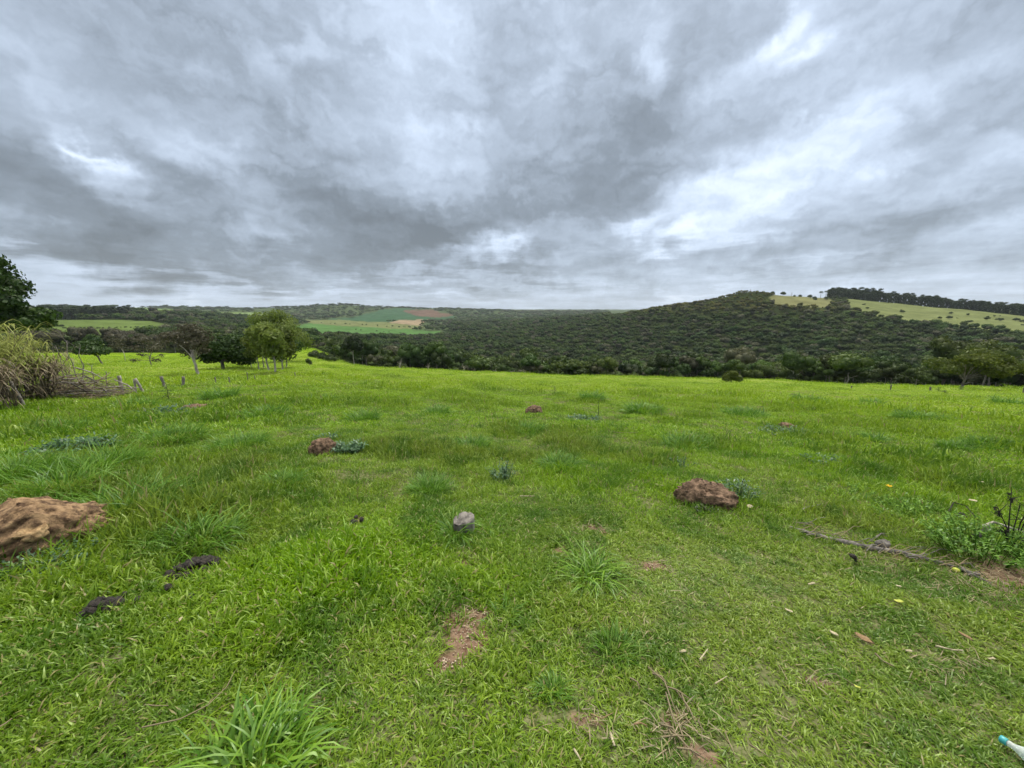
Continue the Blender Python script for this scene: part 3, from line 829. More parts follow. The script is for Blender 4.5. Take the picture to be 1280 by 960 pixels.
# ---- kinds of forest tree: rounded crown on a short trunk, built once each
FK = []      # (crown mesh builder, trunk mesh builder, crown half width, height)
for k in range(9):
    q = random.Random(500 + k)
    R = q.uniform(3.0, 4.4); Hh = q.uniform(2.0, 3.0); ht = q.uniform(6.5, 9.5)
    zc = ht - Hh
    cm = MB(); crown(cm, dome_lobes(R, Hh, zc, 12 + k % 5, 600 + k, 0.85, lob=0.36), 1700, 0.42, 700 + k)
    tm = MB(); limbs(tm, (0, 0, -0.6), (0.2, 0.1, zc), 0.17, 3, R * .55, Hh * .7, 800 + k, 5, 1)
    FK.append((cm, tm, R, ht))
SK = []      # lighter versions for the mass of trees farther off
for k in range(6):
    q = random.Random(900 + k)
    R = q.uniform(3.2, 4.6); Hh = q.uniform(2.2, 3.2); ht = q.uniform(6.5, 9.0); zc = ht - Hh
    cm = MB(); crown(cm, dome_lobes(R, Hh, zc, 8, 950 + k, 0.85), 420, 0.75, 970 + k, core_sub=1)
    tube(cm, [(0, 0, -1), (0.1, 0, zc)], [0.2, 0.12], 4, 0.2)
    SK.append((cm, R, ht))

# where woodland trees stand
def sample(r0, r1, dens, azmax=math.radians(57)):
    n = int(dens * azmax * (r1 * r1 - r0 * r0))
    r = np.sqrt(r0 * r0 + (r1 * r1 - r0 * r0) * rng.random(n)); a = (rng.random(n) * 2 - 1) * azmax
    x, y = r * np.sin(a), r * np.cos(a); return x, y, terrain(x, y)
EG = np.maximum.accumulate(G / RG[None, :], axis=1)      # highest sight line of the bare ground up to each distance
def visible(x, y, z, h, slack=0.0):
    r = np.hypot(x, y); a = np.arctan2(x, y)
    ja = np.clip((a - AZ[0]) / (AZ[1] - AZ[0]), 0, len(AZ) - 1).astype(int)
    jr = np.clip((np.log(r * 0.96) - LRG0) / LRGD, 0, len(RG) - 1).astype(int)
    return (z + h - CAMZ) / r > EG[ja, jr] - slack
tx, ty, tz, ts, tb = [], [], [], [], []
for r0, r1, dens, sc in ((105, 330, 1 / 24., 0.80), (330, 820, 1 / 25., 0.74), (820, 1500, 1 / 110., 1.25), (1500, 3400, 1 / 600., 2.0)):
    x, y, z = sample(r0, r1, dens)
    X, Y, dep = px_of(x, y, z)
    k = (land_type(x, y, z) == -1) & visible(x, y, z, 9 * sc) & (X > -60) & (X < 1345)
    if r0 > 800: k &= (X < 760)
    if r0 > 800: k &= (fbm(x, y, 260, 3, 44) > 0.50) | (X > 345)
    if r0 > 800: k &= ~((X > 335) & (X < 560) & (Y > 399.5) & (r0 < 1500) & (rng.random(len(x)) < 0.6))
    k &= ~((np.hypot(x, y) < meadow_edge(X) + 4))
    x, y, z = x[k], y[k], z[k]; n = len(x)
    s = sc * (0.50 + 1.05 * rng.random(n) ** 1.8)
    s *= 1 - 0.55 * sstep(0, 18, z) * (x > 0)             # low scrub on the hilltop
    tx.append(x); ty.append(y); tz.append(z); ts.append(s); 
tx, ty, tz, ts = map(np.concatenate, (tx, ty, tz, ts))
trr = np.hypot(tx, ty)
NEAR = 285
# apparent size, and only those whose crown shows over the ranks in front
app = ts / np.maximum(trr, 1)
X_, Y_, D_ = px_of(tx, ty, tz)
app = ts * (0.75 + 0.5 * (np.abs(X_ - 640) / 640)) / D_
order = np.argsort(-app)
near_i = order[:NEAR]; rest_i = order[NEAR:]
LANDMARKS = [(-99, 100, 'in the belt behind the brush pile'), (100, 170, 'in the belt behind the leaning tree'), (170, 225, 'in the belt behind the small purplish tree'), (225, 300, 'in the belt behind the dark round tree'), (300, 430, 'in the belt behind the grove'),
 (430, 500, 'at the forest edge just right of the low bushes'), (500, 580, 'at the forest edge below the far ploughed fields'), (580, 660, 'at the forest edge below the flat skyline'), (660, 760, 'at the forest foot where the hill begins to rise'),
 (760, 860, 'at the forest foot under the left shoulder of the hill'), (860, 905, 'at the forest foot left of the light green tree'), (905, 960, 'at the forest foot around the light green tree, under the hilltop'), (960, 1020, 'at the forest foot under the small hilltop pasture'), (1020, 1075, 'at the forest foot under the plantation end'),
 (1075, 1130, 'at the forest foot above the small crest post'), (1130, 1165, 'at the forest foot left of the lone olive tree'), (1165, 1240, 'in the forest behind the lone olive tree'), (1240, 1265, 'in the forest just right of the lone olive tree'), (1265, 9999, 'in the forest at the right edge of the picture')]
def tree_label(X, s, k, brown):
    look = 'thin brownish' if brown else ('tall ' if s > .95 else 'small ' if s < .68 else '') + ('dark green round' if k % 3 else 'pale trunked dark')
    return look.replace('tall pale trunked dark', 'tall pale trunked').replace('small pale trunked dark', 'small pale trunked') + ' tree ' + next(t.replace('under the hilltop', '').replace(', ', ' ').strip() if len((look + t).split()) > 14 else t for a, b, t in LANDMARKS if a <= X < b)
fk_me = [(c.mesh('crown', FOREST), t.mesh('trunk', PALEBARK if k % 3 == 0 else BARK, True)) for k, (c, t, R, h) in enumerate(FK)]
fk_pu = [c.mesh('crown', PURPLEAF) for c, t, R, h in FK[:3]]
for j, i in enumerate(near_i):
    k = int(rng.integers(0, len(FK)))
    Xp = float(X_[i])
    belt = Xp < 430
    brown = belt and rng.random() < 0.55
    lab = tree_label(Xp, float(ts[i]), k, brown)
    s = float(ts[i]) * (1.12 if Xp > 215 else 0.95) if belt else float(ts[i])
    o = thing('forest_tree', lab, 'forest tree', (float(tx[i]), float(ty[i]), float(tz[i])), float(rng.random() * 6.28),
              'trees of the belt beyond the left field' if belt else 'front trees of the forest beyond the field', (s, s, s * float(0.85 + 0.3 * rng.random())))
    obj('crown', fk_pu[k % 3] if brown else fk_me[k][0], o); obj('trunk', fk_me[k % 3 if brown else k][1], o)
n = len(rest_i)
sc3 = np.stack([ts[rest_i], ts[rest_i], ts[rest_i] * (0.8 + 0.35 * rng.random(n)) * (1 - 0.5 * sstep(800, 1600, trr[rest_i]))], -1)
forest = scatter('forest', [c for c, R, h in SK], np.stack([tx[rest_i], ty[rest_i], tz[rest_i] - 0.2], -1),
                 np.stack([np.zeros(n), np.zeros(n), rng.random(n) * 6.28], -1), sc3, rng.integers(0, len(SK), n), FOREST)
tag(forest, 'dense dark forest covering the hill and valley, seen as one mass', 'forest', kind='stuff')
print('forest trees', n, 'near', len(near_i))

# ---- plantation trees standing in rows on the ridges
PK = []
for k in range(5):
    q = random.Random(1500 + k); H = q.uniform(17, 22)
    lob = []
    for i in range(7):
        t = i / 6; lob.append((q.uniform(-1, 1) * 1.5, q.uniform(-1, 1) * 1.5, H * (0.06 + 0.86 * t), 2.7 * (0.8 + 0.45 * t) * q.uniform(.8, 1.2), 2.7 * (0.8 + 0.45 * t) * q.uniform(.8, 1.2), 2.3 if t < .9 else 1.7))
    cm = MB(); crown(cm, lob, 700, 0.9, 1600 + k, 0.7, shell=(0.7, 1.15))
    tm = MB(); tube(tm, [(0, 0, -1), (0.2, 0.1, H * .5), (0, 0.1, H * .93)], [0.26, 0.18, 0.05], 5)
    PK.append((cm.mesh('crown', EUCA), tm.mesh('trunk', BARK, True)))
def plantation(Xa, Xb, n, rfun, group, lab, s0=1.0, jit=10):
    for i in range(n):
        X = Xa + (Xb - Xa) * (i + random.random()) / n
        r = rfun(X) + random.uniform(-jit, jit)
        p = at_r(X, r)
        cmn, tmn = random.choice(PK)
        where = ('at the left end of' if X < Xa + (Xb - Xa) * .2 else 'left of the middle of' if X < Xa + (Xb - Xa) * .45 else 'right of the middle of' if X < Xa + (Xb - Xa) * .75 else 'toward the right end of')
        o = thing('plantation_tree', 'tall dark tree ' + where + ' ' + lab, 'plantation tree', p, random.uniform(0, 6.28), group, s0 * random.uniform(0.8, 1.1))
        obj('crown', cmn, o); obj('trunk', tmn, o)
plantation(1026, 1292, 150, lambda X: np.interp(X, [1026, 1060, 1280], [775, 790, 800]), 'plantation along the ridge right of the hilltop',
           'the close plantation row on the right ridge', 0.72, 16)
plantation(1026, 1090, 30, lambda X: 800, 'higher back row of the plantation by the palms', 'the higher back row beside the palms', 0.92, 12)
plantation(52, 168, 64, lambda X: 762 + (X - 60) * 0.2, 'plantation on the ridge above the pale left field', 'the close row behind the pale left field', 0.86, 14)

def single_tree(name, label, cat, p, lobes, n_leaf, leaf, lmat, bmat, trunk_h, r0, nlimb, reach, lift, seed, lean=(0, 0), core=0.7, sides=8, sub=2, group=None, **kw):
    o = thing(name, label, cat, p, 0, group)
    cm = MB(); crown(cm, lobes, n_leaf, leaf, seed, core, **kw); obj('crown', cm.mesh('crown', lmat), o)
    tm = MB(); limbs_to(tm, (lean[0], lean[1], trunk_h), r0, lobes, seed + 1, sides); obj('trunk', tm.mesh('trunk', bmat, True), o)
    return o

def photo_lobes(base, spec, depth_scale=1.0):
    """lobes given as (dx, dy up, half w, half h) in photo px round the base, turned to metres at its distance"""
    m = mpp(base); out = []
    q = random.Random(int(abs(base[0]) * 100))
    for dx, up, w, h in spec:
        out.append((dx * m, q.uniform(-0.5, 0.5) * w * m * 2, up * m, w * m, w * m * depth_scale, h * m))
    return out

# big dark tree at the left edge
p = at_r(-24, 78); m = mpp(p)
base_Y = px_of(*p)[1]
def L(X, Y, w, h): return (X - px_of(*p)[0], base_Y - Y, w, h)
spec = [L(-10, 330, 26, 13), L(38, 378, 18, 10), L(14, 362, 24, 14), L(-20, 375, 30, 18), L(20, 395, 26, 10), L(-30, 345, 38, 24), L(0, 340, 24, 17), L(22, 352, 20, 12), L(-10, 370, 30, 12), L(34, 368, 18, 8), L(28, 384, 22, 8), L(-25, 395, 40, 14), L(12, 396, 28, 9),
        L(48, 396, 18, 9), L(55, 404, 13, 6), L(30, 405, 24, 7), L(-70, 360, 40, 24), L(-85, 395, 40, 16), L(0, 408, 36, 7), L(-55, 335, 30, 14), L(10, 330, 14, 9)]
single_tree('big_tree', 'large dark dense tree rising behind the cane at the left edge', 'tree', p, photo_lobes(p, spec), 22000, 0.42, DARKLEAF, BARK, 4.5, 0.45, 7, 6.0, 4.5, 21, core=0.74, shell=(0.62, 1.12))

def tree_px(name, label, X, Yb, spec, leafmat, barkmat, n_leaf, leaf, trunk_px, r0, seed, lean_px=0, rmin=14, **kw):
    p = at(X, Yb, rmin); m = mpp(p)
    lobes = photo_lobes(p, spec)
    reach = max(abs(s[0]) for s in spec) * m * 0.75; top = max(s[1] for s in spec) * m
    return single_tree(name, label, 'tree', p, lobes, n_leaf, leaf, leafmat, barkmat, trunk_px * m, r0, kw.pop('nlimb', 5), reach, (top - trunk_px * m) * 0.9, seed, (lean_px * m, 0), **kw)

tree_px('dark_round_tree', 'dark dense round tree beside the pale many-stemmed grove', 279, 462,
        [(-2, 30, 22, 12), (-14, 24, 14, 9), (12, 24, 20, 10), (24, 20, 16, 10), (-16, 14, 13, 6), (4, 14, 18, 7), (26, 12, 12, 7), (14, 34, 16, 8), (36, 22, 12, 11)], DARKLEAF, BARK, 9500, 0.36, 12, 0.26, 31, core=0.62, shell=(0.55, 1.15))
tree_px('bare_limbed_tree', 'tall thin tree with purplish sparse crown and slanting pale trunk', 249, 468,
        [(-6, 44, 19, 9), (-18, 36, 13, 7), (6, 50, 16, 8), (12, 38, 13, 7), (-14, 26, 11, 6), (-8, 56, 14, 7), (20, 44, 10, 6), (-26, 46, 11, 7), (4, 28, 9, 5)], PURPLEAF, PALEBARK, 2300, 0.20, 22, 0.115, 41, lean_px=-5, core=0, shell=(0.2, 1.1), nlimb=9, sub=3)
tree_px('purplish_tree', 'small purplish tree with a layered sparse crown in the left field', 189.5, 459,
        [(0, 28, 13, 6), (-11, 24, 9, 4), (12, 24, 9, 4), (-14, 9, 6, 3), (10, 9, 6, 3), (2, 34, 10, 5), (-10, 15, 5, 3), (16, 15, 4, 2.5)], PURPLEAF, BARK, 1100, 0.27, 14, 0.10, 43, core=0.0, shell=(0.2, 1.1), nlimb=7)
tree_px('leaning_tree', 'dark spreading tree on a slanting trunk near the left fence', 129, 456,
        [(-8, 20, 15, 6), (-22, 17, 12, 5), (6, 18, 11, 5), (-12, 26, 12, 5)], DARKLEAF, BARK, 2200, 0.42, 11, 0.17, 45, lean_px=-5, core=0.7)
tree_px('pale_tree', 'thin pale leaning tree among the belt trees behind the purplish one', 157, 452,
        [(0, 20, 8, 5), (-5, 26, 7, 4), (5, 27, 6, 4)], PURPLEAF, PALEBARK, 500, 0.28, 12, 0.08, 47, core=0, shell=(0.2, 1.1))
# the grove of pale many-stemmed trees: each trunk its own tree
for j, (X, Yb, sp, lm, nl) in enumerate([
    (336, 463, [(0, 32, 13, 14), (-6, 46, 11, 8), (6, 52, 10, 7), (3, 25, 9, 6)], FEATHER, 1800),
    (344, 464.5, [(2, 30, 12, 13), (8, 44, 12, 8), (-4, 50, 10, 8), (0, 25, 10, 6)], FEATHER, 1700),
    (352, 463, [(4, 28, 13, 13), (8, 42, 10, 8), (6, 24, 11, 6)], OLIVE, 1400),
    (324, 462, [(-2, 24, 12, 11), (2, 36, 11, 7), (0, 21, 10, 5)], OLIVE, 1300),
    (314, 460, [(2, 17, 11, 10), (0, 30, 10, 7)], DARKLEAF, 1100),
    (330, 460, [(0, 40, 10, 8)], FEATHER, 900),
    (358, 459, [(4, 20, 14, 11), (12, 26, 10, 7)], DARKLEAF, 1200)]):
    labs = ['tallest pale feathery tree in the many-stemmed grove', 'pale feathery tree in the right middle of the grove', 'olive tree at the right side of the grove',
            'olive tree at the left side of the grove', 'low dark tree between the grove and the dark round tree', 'slender feathery tree at the back of the grove', 'low dark tree at the right end of the grove']
    tree_px('grove_tree', labs[j], X, Yb, sp, lm, PALEBARK, int(nl * 1.5), 0.30, 16, 0.09, 61 + j * 3, lean_px=(-2, 1, 3, -1, 1, 0, 2)[j], core=0.38, shell=(0.35, 1.2), nlimb=5, group='trees of the many-stemmed grove')
tree_px('willowy_tree', 'tall rounded yellow green feathery tree standing behind the grove', 352, 452,
        [(0, 28, 18, 10), (22, 20, 10, 7), (0, 46, 18, 12), (-14, 50, 13, 10), (14, 40, 17, 11), (24, 30, 14, 10), (4, 56, 13, 7), (-4, 34, 18, 10), (30, 22, 9, 7)], FEATHER, PALEBARK, 8000, 0.42, 20, 0.3, 91, core=0.55, shell=(0.5, 1.2))
tree_px('field_tree', 'lone olive spreading tree on a pale forked trunk at right field edge', 1201, 487,
        [(-14, 30, 16, 8), (0, 38, 16, 8), (18, 42, 16, 9), (34, 38, 14, 9), (44, 28, 12, 8), (-26, 26, 10, 6), (24, 26, 16, 8), (8, 24, 14, 7), (38, 20, 10, 5), (-12, 40, 10, 5), (50, 36, 7, 6)], OLIVE, BARK, 7000, 0.30, 15, 0.17, 95, lean_px=2, core=0.55, shell=(0.3, 1.1), nlimb=8, sub=3)
tree_px('light_green_tree', 'small light green tree standing before the forest at the field edge', 914, 477.5, [(0, 7, 8, 5), (-6, 5, 5, 4), (6, 5, 5, 4), (0, 11, 5, 3)], OLIVE, BARK, 1600, 0.4, 4, 0.12, 97, core=0.8)
tree_px('sapling', 'small round sapling right of the grove on the green slope', 387.5, 459, [(0, 8, 3.2, 3), (0, 5, 2.6, 2.5)], SHRUB, BARK, 300, 0.22, 6, 0.05, 99, core=0.6, nlimb=3)
# scattered bushes near the belt at the middle left, and at the crest
for j, (X, Yb, w, lab) in enumerate([(395, 447, 9, 'leftmost low bush at the belt end beyond the grove'), (404, 450, 8, 'low bush between two others beyond the grove'), (414, 452, 10, 'low bush where the belt meets the forest')]):
    tree_px('bush', lab, X, Yb, [(0, 4, w * .7, 4), (-w * .4, 3, w * .5, 3), (w * .4, 3, w * .5, 3), (0, 7, w * .4, 2.5)], SHRUB, BARK, 600, 0.4, 3, 0.08, 120 + j, core=0.75, group='bushes beyond the grove')
# bare pale trunks showing at the edge of the forest
for j, (X, Yb, h) in enumerate([(498, 463, 14), (534, 464, 11), (579, 466, 13), (619, 468, 9), (641, 469, 8)]):
    labs = ['pale forked leafless tree at the forest edge, the leftmost of five', 'thin pale leafless tree at the forest edge, second from left', 'pale leafless tree at the forest edge, the middle of five',
            'short pale leafless tree at the forest edge, fourth from left', 'short pale leafless tree at the forest edge, rightmost of five']
    p = at_r(X, 116); mm = mpp(p); tm = MB()
    limbs(tm, (0, 0, -1), (random.uniform(-.4, .4), 0, h * mm * .75), 0.13, 6, h * mm * .3, h * mm * .3, 300 + j, 5, 2)
    tm2 = MB(); limbs(tm2, (0, 0, h * mm * .35), (random.uniform(-.8, .8), 0, h * mm), 0.06, 4, h * mm * .2, h * mm * .2, 330 + j, 4, 1)
    o = thing('dead_tree', labs[j], 'dead tree', p, 0, 'pale leafless trees at the forest edge')
    obj('trunk', tm.mesh('trunk', PALEBARK, True), o); obj('branch', tm2.mesh('branch', PALEBARK, True), o)

# hilltop: trees against the sky and shrubs on the pasture
HT = [(958, 668, 1.0, 'bushy shrub on the left end of the hilltop pasture'), (971, 690, 1.3, 'dark round shrub standing alone on the hilltop pasture'), (992, 700, .8, 'low tree on the hilltop skyline right of the dark shrub'),
      (1004, 700, 1.1, 'spreading tree on the hilltop skyline'), (1010, 690, .9, 'dark tree on the skyline between spreading tree and palms'), (1011, 664, .8, 'small dark shrub on the slope under the hilltop palms'), (985, 655, .5, 'tiny shrub low on the hilltop pasture'),
      (1024, 705, .9, 'tree beside the plantation end on the hilltop')]
for j, (X, r, s, lab) in enumerate(HT):
    p = at_r(X, r)
    single_tree('hilltop_shrub', lab, 'shrub', p, [(0, 0, 3 * s, 2.4 * s, 2.4 * s, 1.8 * s), (1.4 * s, 0, 2.4 * s, 1.8 * s, 1.8 * s, 1.3 * s), (-1.5 * s, 0.4, 2.7 * s, 1.7 * s, 1.7 * s, 1.2 * s)], 500, 0.6, SHRUB if j % 2 else DARKLEAF, BARK, 2.4 * s, 0.16, 3, 1.2, 1, 140 + j, core=0.8, sides=5, group='shrubs on the hilltop')
def palm(X, r, H, lab, seed):
    p = at_r(X, r); q = random.Random(seed)
    o = thing('palm_tree', lab, 'palm tree', p, 0, 'palms on the hilltop')
    tm = MB(); tube(tm, [(0, 0, -1), (q.uniform(-.3, .3), 0, H * .5), (0, 0, H)], [.28, .22, .2], 6); obj('trunk', tm.mesh('trunk', BARK, True), o)
    cm = MB()
    for k in range(18):
        th = k * 2.4; el = q.uniform(0.1, 0.9); Lf = 3.0; prev = None; pts = []
        for s in range(6):
            t = s / 5; pts.append(Vector((math.cos(th) * Lf * t, math.sin(th) * Lf * t, H + Lf * (el * t - 1.1 * t * t))))
        sd_ = Vector((-math.sin(th), math.cos(th), 0))
        V = []
        for s, c in enumerate(pts):
            w = 0.55 * math.sin(math.pi * (0.12 + 0.85 * s / 5)); V += [c - sd_ * w - Vector((0, 0, w * .6)), c, c + sd_ * w - Vector((0, 0, w * .6))]
        Fq = []
        for s in range(5):
            for e in (0, 1): Fq.append((s * 3 + e, s * 3 + e + 1, s * 3 + e + 4, s * 3 + e + 3))
        cm.add([tuple(v_) for v_ in V], Fq, q.random())
    obj('crown', cm.mesh('crown', EUCA), o)
palm(1017, 712, 9.5, 'left of the two tall palms on the hilltop skyline', 5); palm(1023, 715, 10.5, 'right of the two tall palms, next to the plantation', 6)
for j, (X, r, H, lab) in enumerate([(869, 640, 8, 'thin leafless tree standing out on the left shoulder of the hill'), (981, 700, 8, 'leafless tree on the hilltop skyline before the spreading tree'), (930, 655, 5, 'short leafless snag at the very top of the wooded hill')]):
    p = at_r(X, r); tm = MB(); limbs(tm, (0, 0, -1), (0.3, 0, H * .8), 0.22, 8, H * .22, H * .3, 400 + j, 5, 2)
    o = thing('dead_tree', lab, 'dead tree', p, 0, None); obj('trunk', tm.mesh('trunk', BARK, True), o)
# shrubs dotted over the hillside pasture
hs_me = []
for k in range(3):
    cm = MB(); crown(cm, dome_lobes(2.6, 1.5, 1.6, 5, 1700 + k, 0.7), 350, 0.55, 1710 + k); tm = MB(); tube(tm, [(0, 0, -.6), (0, 0, 1.4)], [.15, .08], 5)
    hs_me.append((cm.mesh('crown', SHRUB), tm.mesh('trunk', BARK, True)))
cnt = 0; q = random.Random(77)
while cnt < 34:
    X, Y = q.uniform(1060, 1285), q.uniform(380, 411)
    p = at(X, Y, 300)
    if land_type(np.array([p.x]), np.array([p.y]), np.array([p.z]))[0] != 9: continue
    if Y < np.interp(X, [1060, 1280], [378, 398]) + 0 and q.random() < .6: continue
    a, b = q.choice(hs_me); s = q.choice((.35, .5, .6, .8, 1.2))
    o = thing('pasture_shrub', 'small shrub dotted on the olive hillside pasture under the plantation', 'shrub', p, q.uniform(0, 6), 'shrubs dotted on the hillside pasture', s)
    obj('crown', a, o); obj('trunk', b, o); cnt += 1
# dark hedgerow trees between the far fields
for (Xa, Ya, Xb, Yb, n_, s) in ((385, 403, 548, 411.5, 16, .7), (495, 409, 545, 409.5, 12, .8), (440, 412, 548, 421, 10, .55), (80, 411, 200, 409, 22, .55), (50, 408, 80, 409, 8, .9)):
    for i in range(n_):
        t = (i + q.random()) / n_; p = at(Xa + (Xb - Xa) * t, Ya + (Yb - Ya) * t + q.uniform(-.4, .4), 300)
        a, b = q.choice(hs_me); sz = s * q.uniform(.5, 1.1) * (1.6 if Xa > 300 else 1.0)
        o = thing('hedge_bush', 'dark bush in a row dividing the far fields' if Xa > 300 else 'dark bush in a row across the pale left field', 'bush', p, q.uniform(0, 6),
                  'bush rows between the far fields' if Xa > 300 else 'bush rows across the pale left field', sz)
        obj('crown', a, o); obj('trunk', b, o)

# ------------------------------------------------------------------ earth mounds
def mound(label, X, Yb, wpx, ratio_h, depth, material, seed, name='termite_mound', rot=0.0, chunky=0.12, size_sub=5, peak=0.0, boxy=1.0):
    p = at(X, Yb); m = mpp(p); w = wpx * m
    d = w * depth
    c = Vector((p.x, p.y, 0)); away = Vector((p.x, p.y, 0)).normalized(); c += away * d * 0.42
    v, f = ICO[size_sub]
    v = v.copy()
    big = n3(v, 0.55, seed); mid = n3(v, 0.2, seed + 3); sm = n3(v, 0.09, seed + 6) + 0.6 * n3(v, 0.045, seed + 9)
    rad = 1 + chunky * 1.6 * big + chunky * 0.8 * mid + 0.11 * sm
    rdg = 1 - np.abs(n3(v, 0.16, seed + 12)) * 3.0
    v[:, :2] = np.sign(v[:, :2]) * np.abs(v[:, :2]) ** boxy
    v = v * (rad - 0.06 * np.clip(rdg, 0, 1))[:, None]
    v[:, 2] = np.sign(v[:, 2]) * np.abs(v[:, 2]) ** 0.8
    v[:, 2] *= 1 + peak * (1.6 * np.exp(-((v[:, 0] - 0.28) / 0.30) ** 2) - 0.5)
    v = v * np.array([w / 2, d / 2, w * ratio_h])
    mb = MB(); mb.add(v, f)
    q = np.random.default_rng(seed); idx = q.choice(len(v), 260 if w > .3 else 40); cv, cf = ICO[1]
    for i in idx:                                    # clods and crumbs lying over the surface
        if v[i, 2] < -0.02: continue
        s_ = w * q.uniform(.006, .024) ** 1.0 * (1 if w < .8 else .55)
        mb.add(cv * (1 + .4 * n3(cv, .5, int(i))[:, None]) * s_ * np.array([1.2, 1, .7]) + v[i], cf, q.random())
    o = obj(name, mb.mesh(name, material, True), None, (c.x, c.y, float(terrain(c.x, c.y)) - 0.015), -math.atan2(p.x, p.y) + rot)
    return tag(o, label, 'termite mound'), c, w, d
_, mc1, mw1, md1 = mound('low red brown earth mound beside the fallen branch side of field, weeds behind it', 881, 634, 72, 0.40, 0.66, MOUND, 3)
_['label'] = 'rounded red brown mound in the grass with blue green weeds at its right'
mound('smooth reddish mound with dark green weeds hugging its right side', 407, 569, 36, 0.58, 0.7, MOUND, 14)
mound('low reddish mound near the left fence, behind a dark weed patch', 240, 513, 32, 0.22, 0.7, MOUND, 25)
mound('small dark brown mound in the middle of the field', 668, 517, 22, 0.45, 0.8, MOUND, 36)
mound('faint reddish mound nearly hidden in a weed patch right of centre', 984, 535, 20, 0.3, 0.8, MOUND, 47)
mound('tiny reddish mound high in the field near the right crest', 992, 495, 9, 0.3, 0.8, MOUND, 58)
bigm, mc2, mw2, md2 = mound('large broken ochre earth mound at the left edge of the picture', 4, 708, 214, 0.25, 0.56, OCHRE, 73, rot=0.0, chunky=0.055, peak=0.30, boxy=0.72)
# the pale stone set in its face
ps = at(42, 672); m = mpp(ps)
v, f = ICO[4]; v = v * (1 + 0.45 * n3(v, 0.6, 81)[:, None] + 0.16 * n3(v, .15, 83)[:, None]) * np.array([14 * m, 9 * m, 9 * m])
mb = MB(); mb.add(v, f)
o = obj('stone', mb.mesh('stone', OCHRESTONE, True), bigm)
S_ = bigm.matrix_basis.inverted()
fr = Vector((ps.x, ps.y, 0)).normalized()
from mathutils.bvhtree import BVHTree
bv = BVHTree.FromPolygons([bigm.matrix_basis @ x.co for x in bigm.data.vertices], [tuple(x.vertices) for x in bigm.data.polygons])
rd_ = Vector(ray(40, 666).tolist()).normalized(); hit = bv.ray_cast(Vector((0, 0, CAMZ)), rd_)[0]
print('stone hit', hit)
if hit is None: hit = Vector((ps.x, ps.y, ps.z + .1))
o.location = S_ @ (hit + rd_ * 0.012); o.rotation_euler = (0.25, 0.1, 0.3)

# ------------------------------------------------------------------ coarse grass tufts
def tuft(label, X, Yb, wpx, hpx, n, material=TUFT, seed=0, bw=0.010, droop=1.0, flat=0.65, group=None, name='grass_tuft', center=0.5):
    p = at(X, Yb); m = mpp(p)
    mb = MB()
    blades(mb, n, wpx * m * 0.26, hpx * m * 1.25, bw, 4, flat=flat, droop=droop, seed=seed, spread=0.9, lenvar=0.5, center=center)
    o = obj(name, mb.mesh(name, material), None, p)
    return tag(o, label, 'grass tuft', group)
tuft('big coarse grass tuft with broad blades at the bottom edge of the picture', 312, 966, 250, 62, 620, TUFT, 1, 0.0100, 1.7, 0.85)
tuft('spreading bright tuft of long drooping blades on the cropped turf', 738, 722, 110, 36, 330, TUFT, 2, 0.0085, 1.7, 0.85)
tuft('bluish tuft of long swept blades right of the ochre mound', 252, 682, 140, 40, 420, TUFTB, 3, 0.010, 1.2, 0.85)
tuft('tall dark green tuft behind the ochre mound', 160, 644, 160, 44, 560, TUFTB, 4, 0.011, 1.0, 0.7)
tuft('broad grass clump left of the tall tuft behind the ochre mound', 75, 616, 160, 34, 480, TUFTB, 5, 0.012, 1.0, 0.7)
tuft('few arching blades leaning against the grey stump', 568, 670, 50, 26, 110, TUFTB, 6, 0.010, 1.2, 0.9)
tuft('thin tuft right of the grey stump', 612, 664, 50, 18, 60, TUFT, 7, 0.008, 1.2, 0.9)
tuft('flattened bluish tuft beside the gravelly bare patch', 630, 775, 80, 20, 120, TUFTB, 8, 0.008, 1.2, 1.2)
tuft('dark low tuft on the cropped turf below the spreading tuft', 770, 815, 80, 22, 260, TUFTB, 9, 0.006, 0.8, 0.7)
tuft('small dark tuft low in the turf near the dry twigs', 690, 868, 60, 18, 200, TUFTB, 10, 0.006, 0.8, 0.8)
tuft('small pale tuft by the small dung lump', 425, 668, 50, 16, 60, TUFT, 11, 0.008, 1.3, 1.1)
k = 20
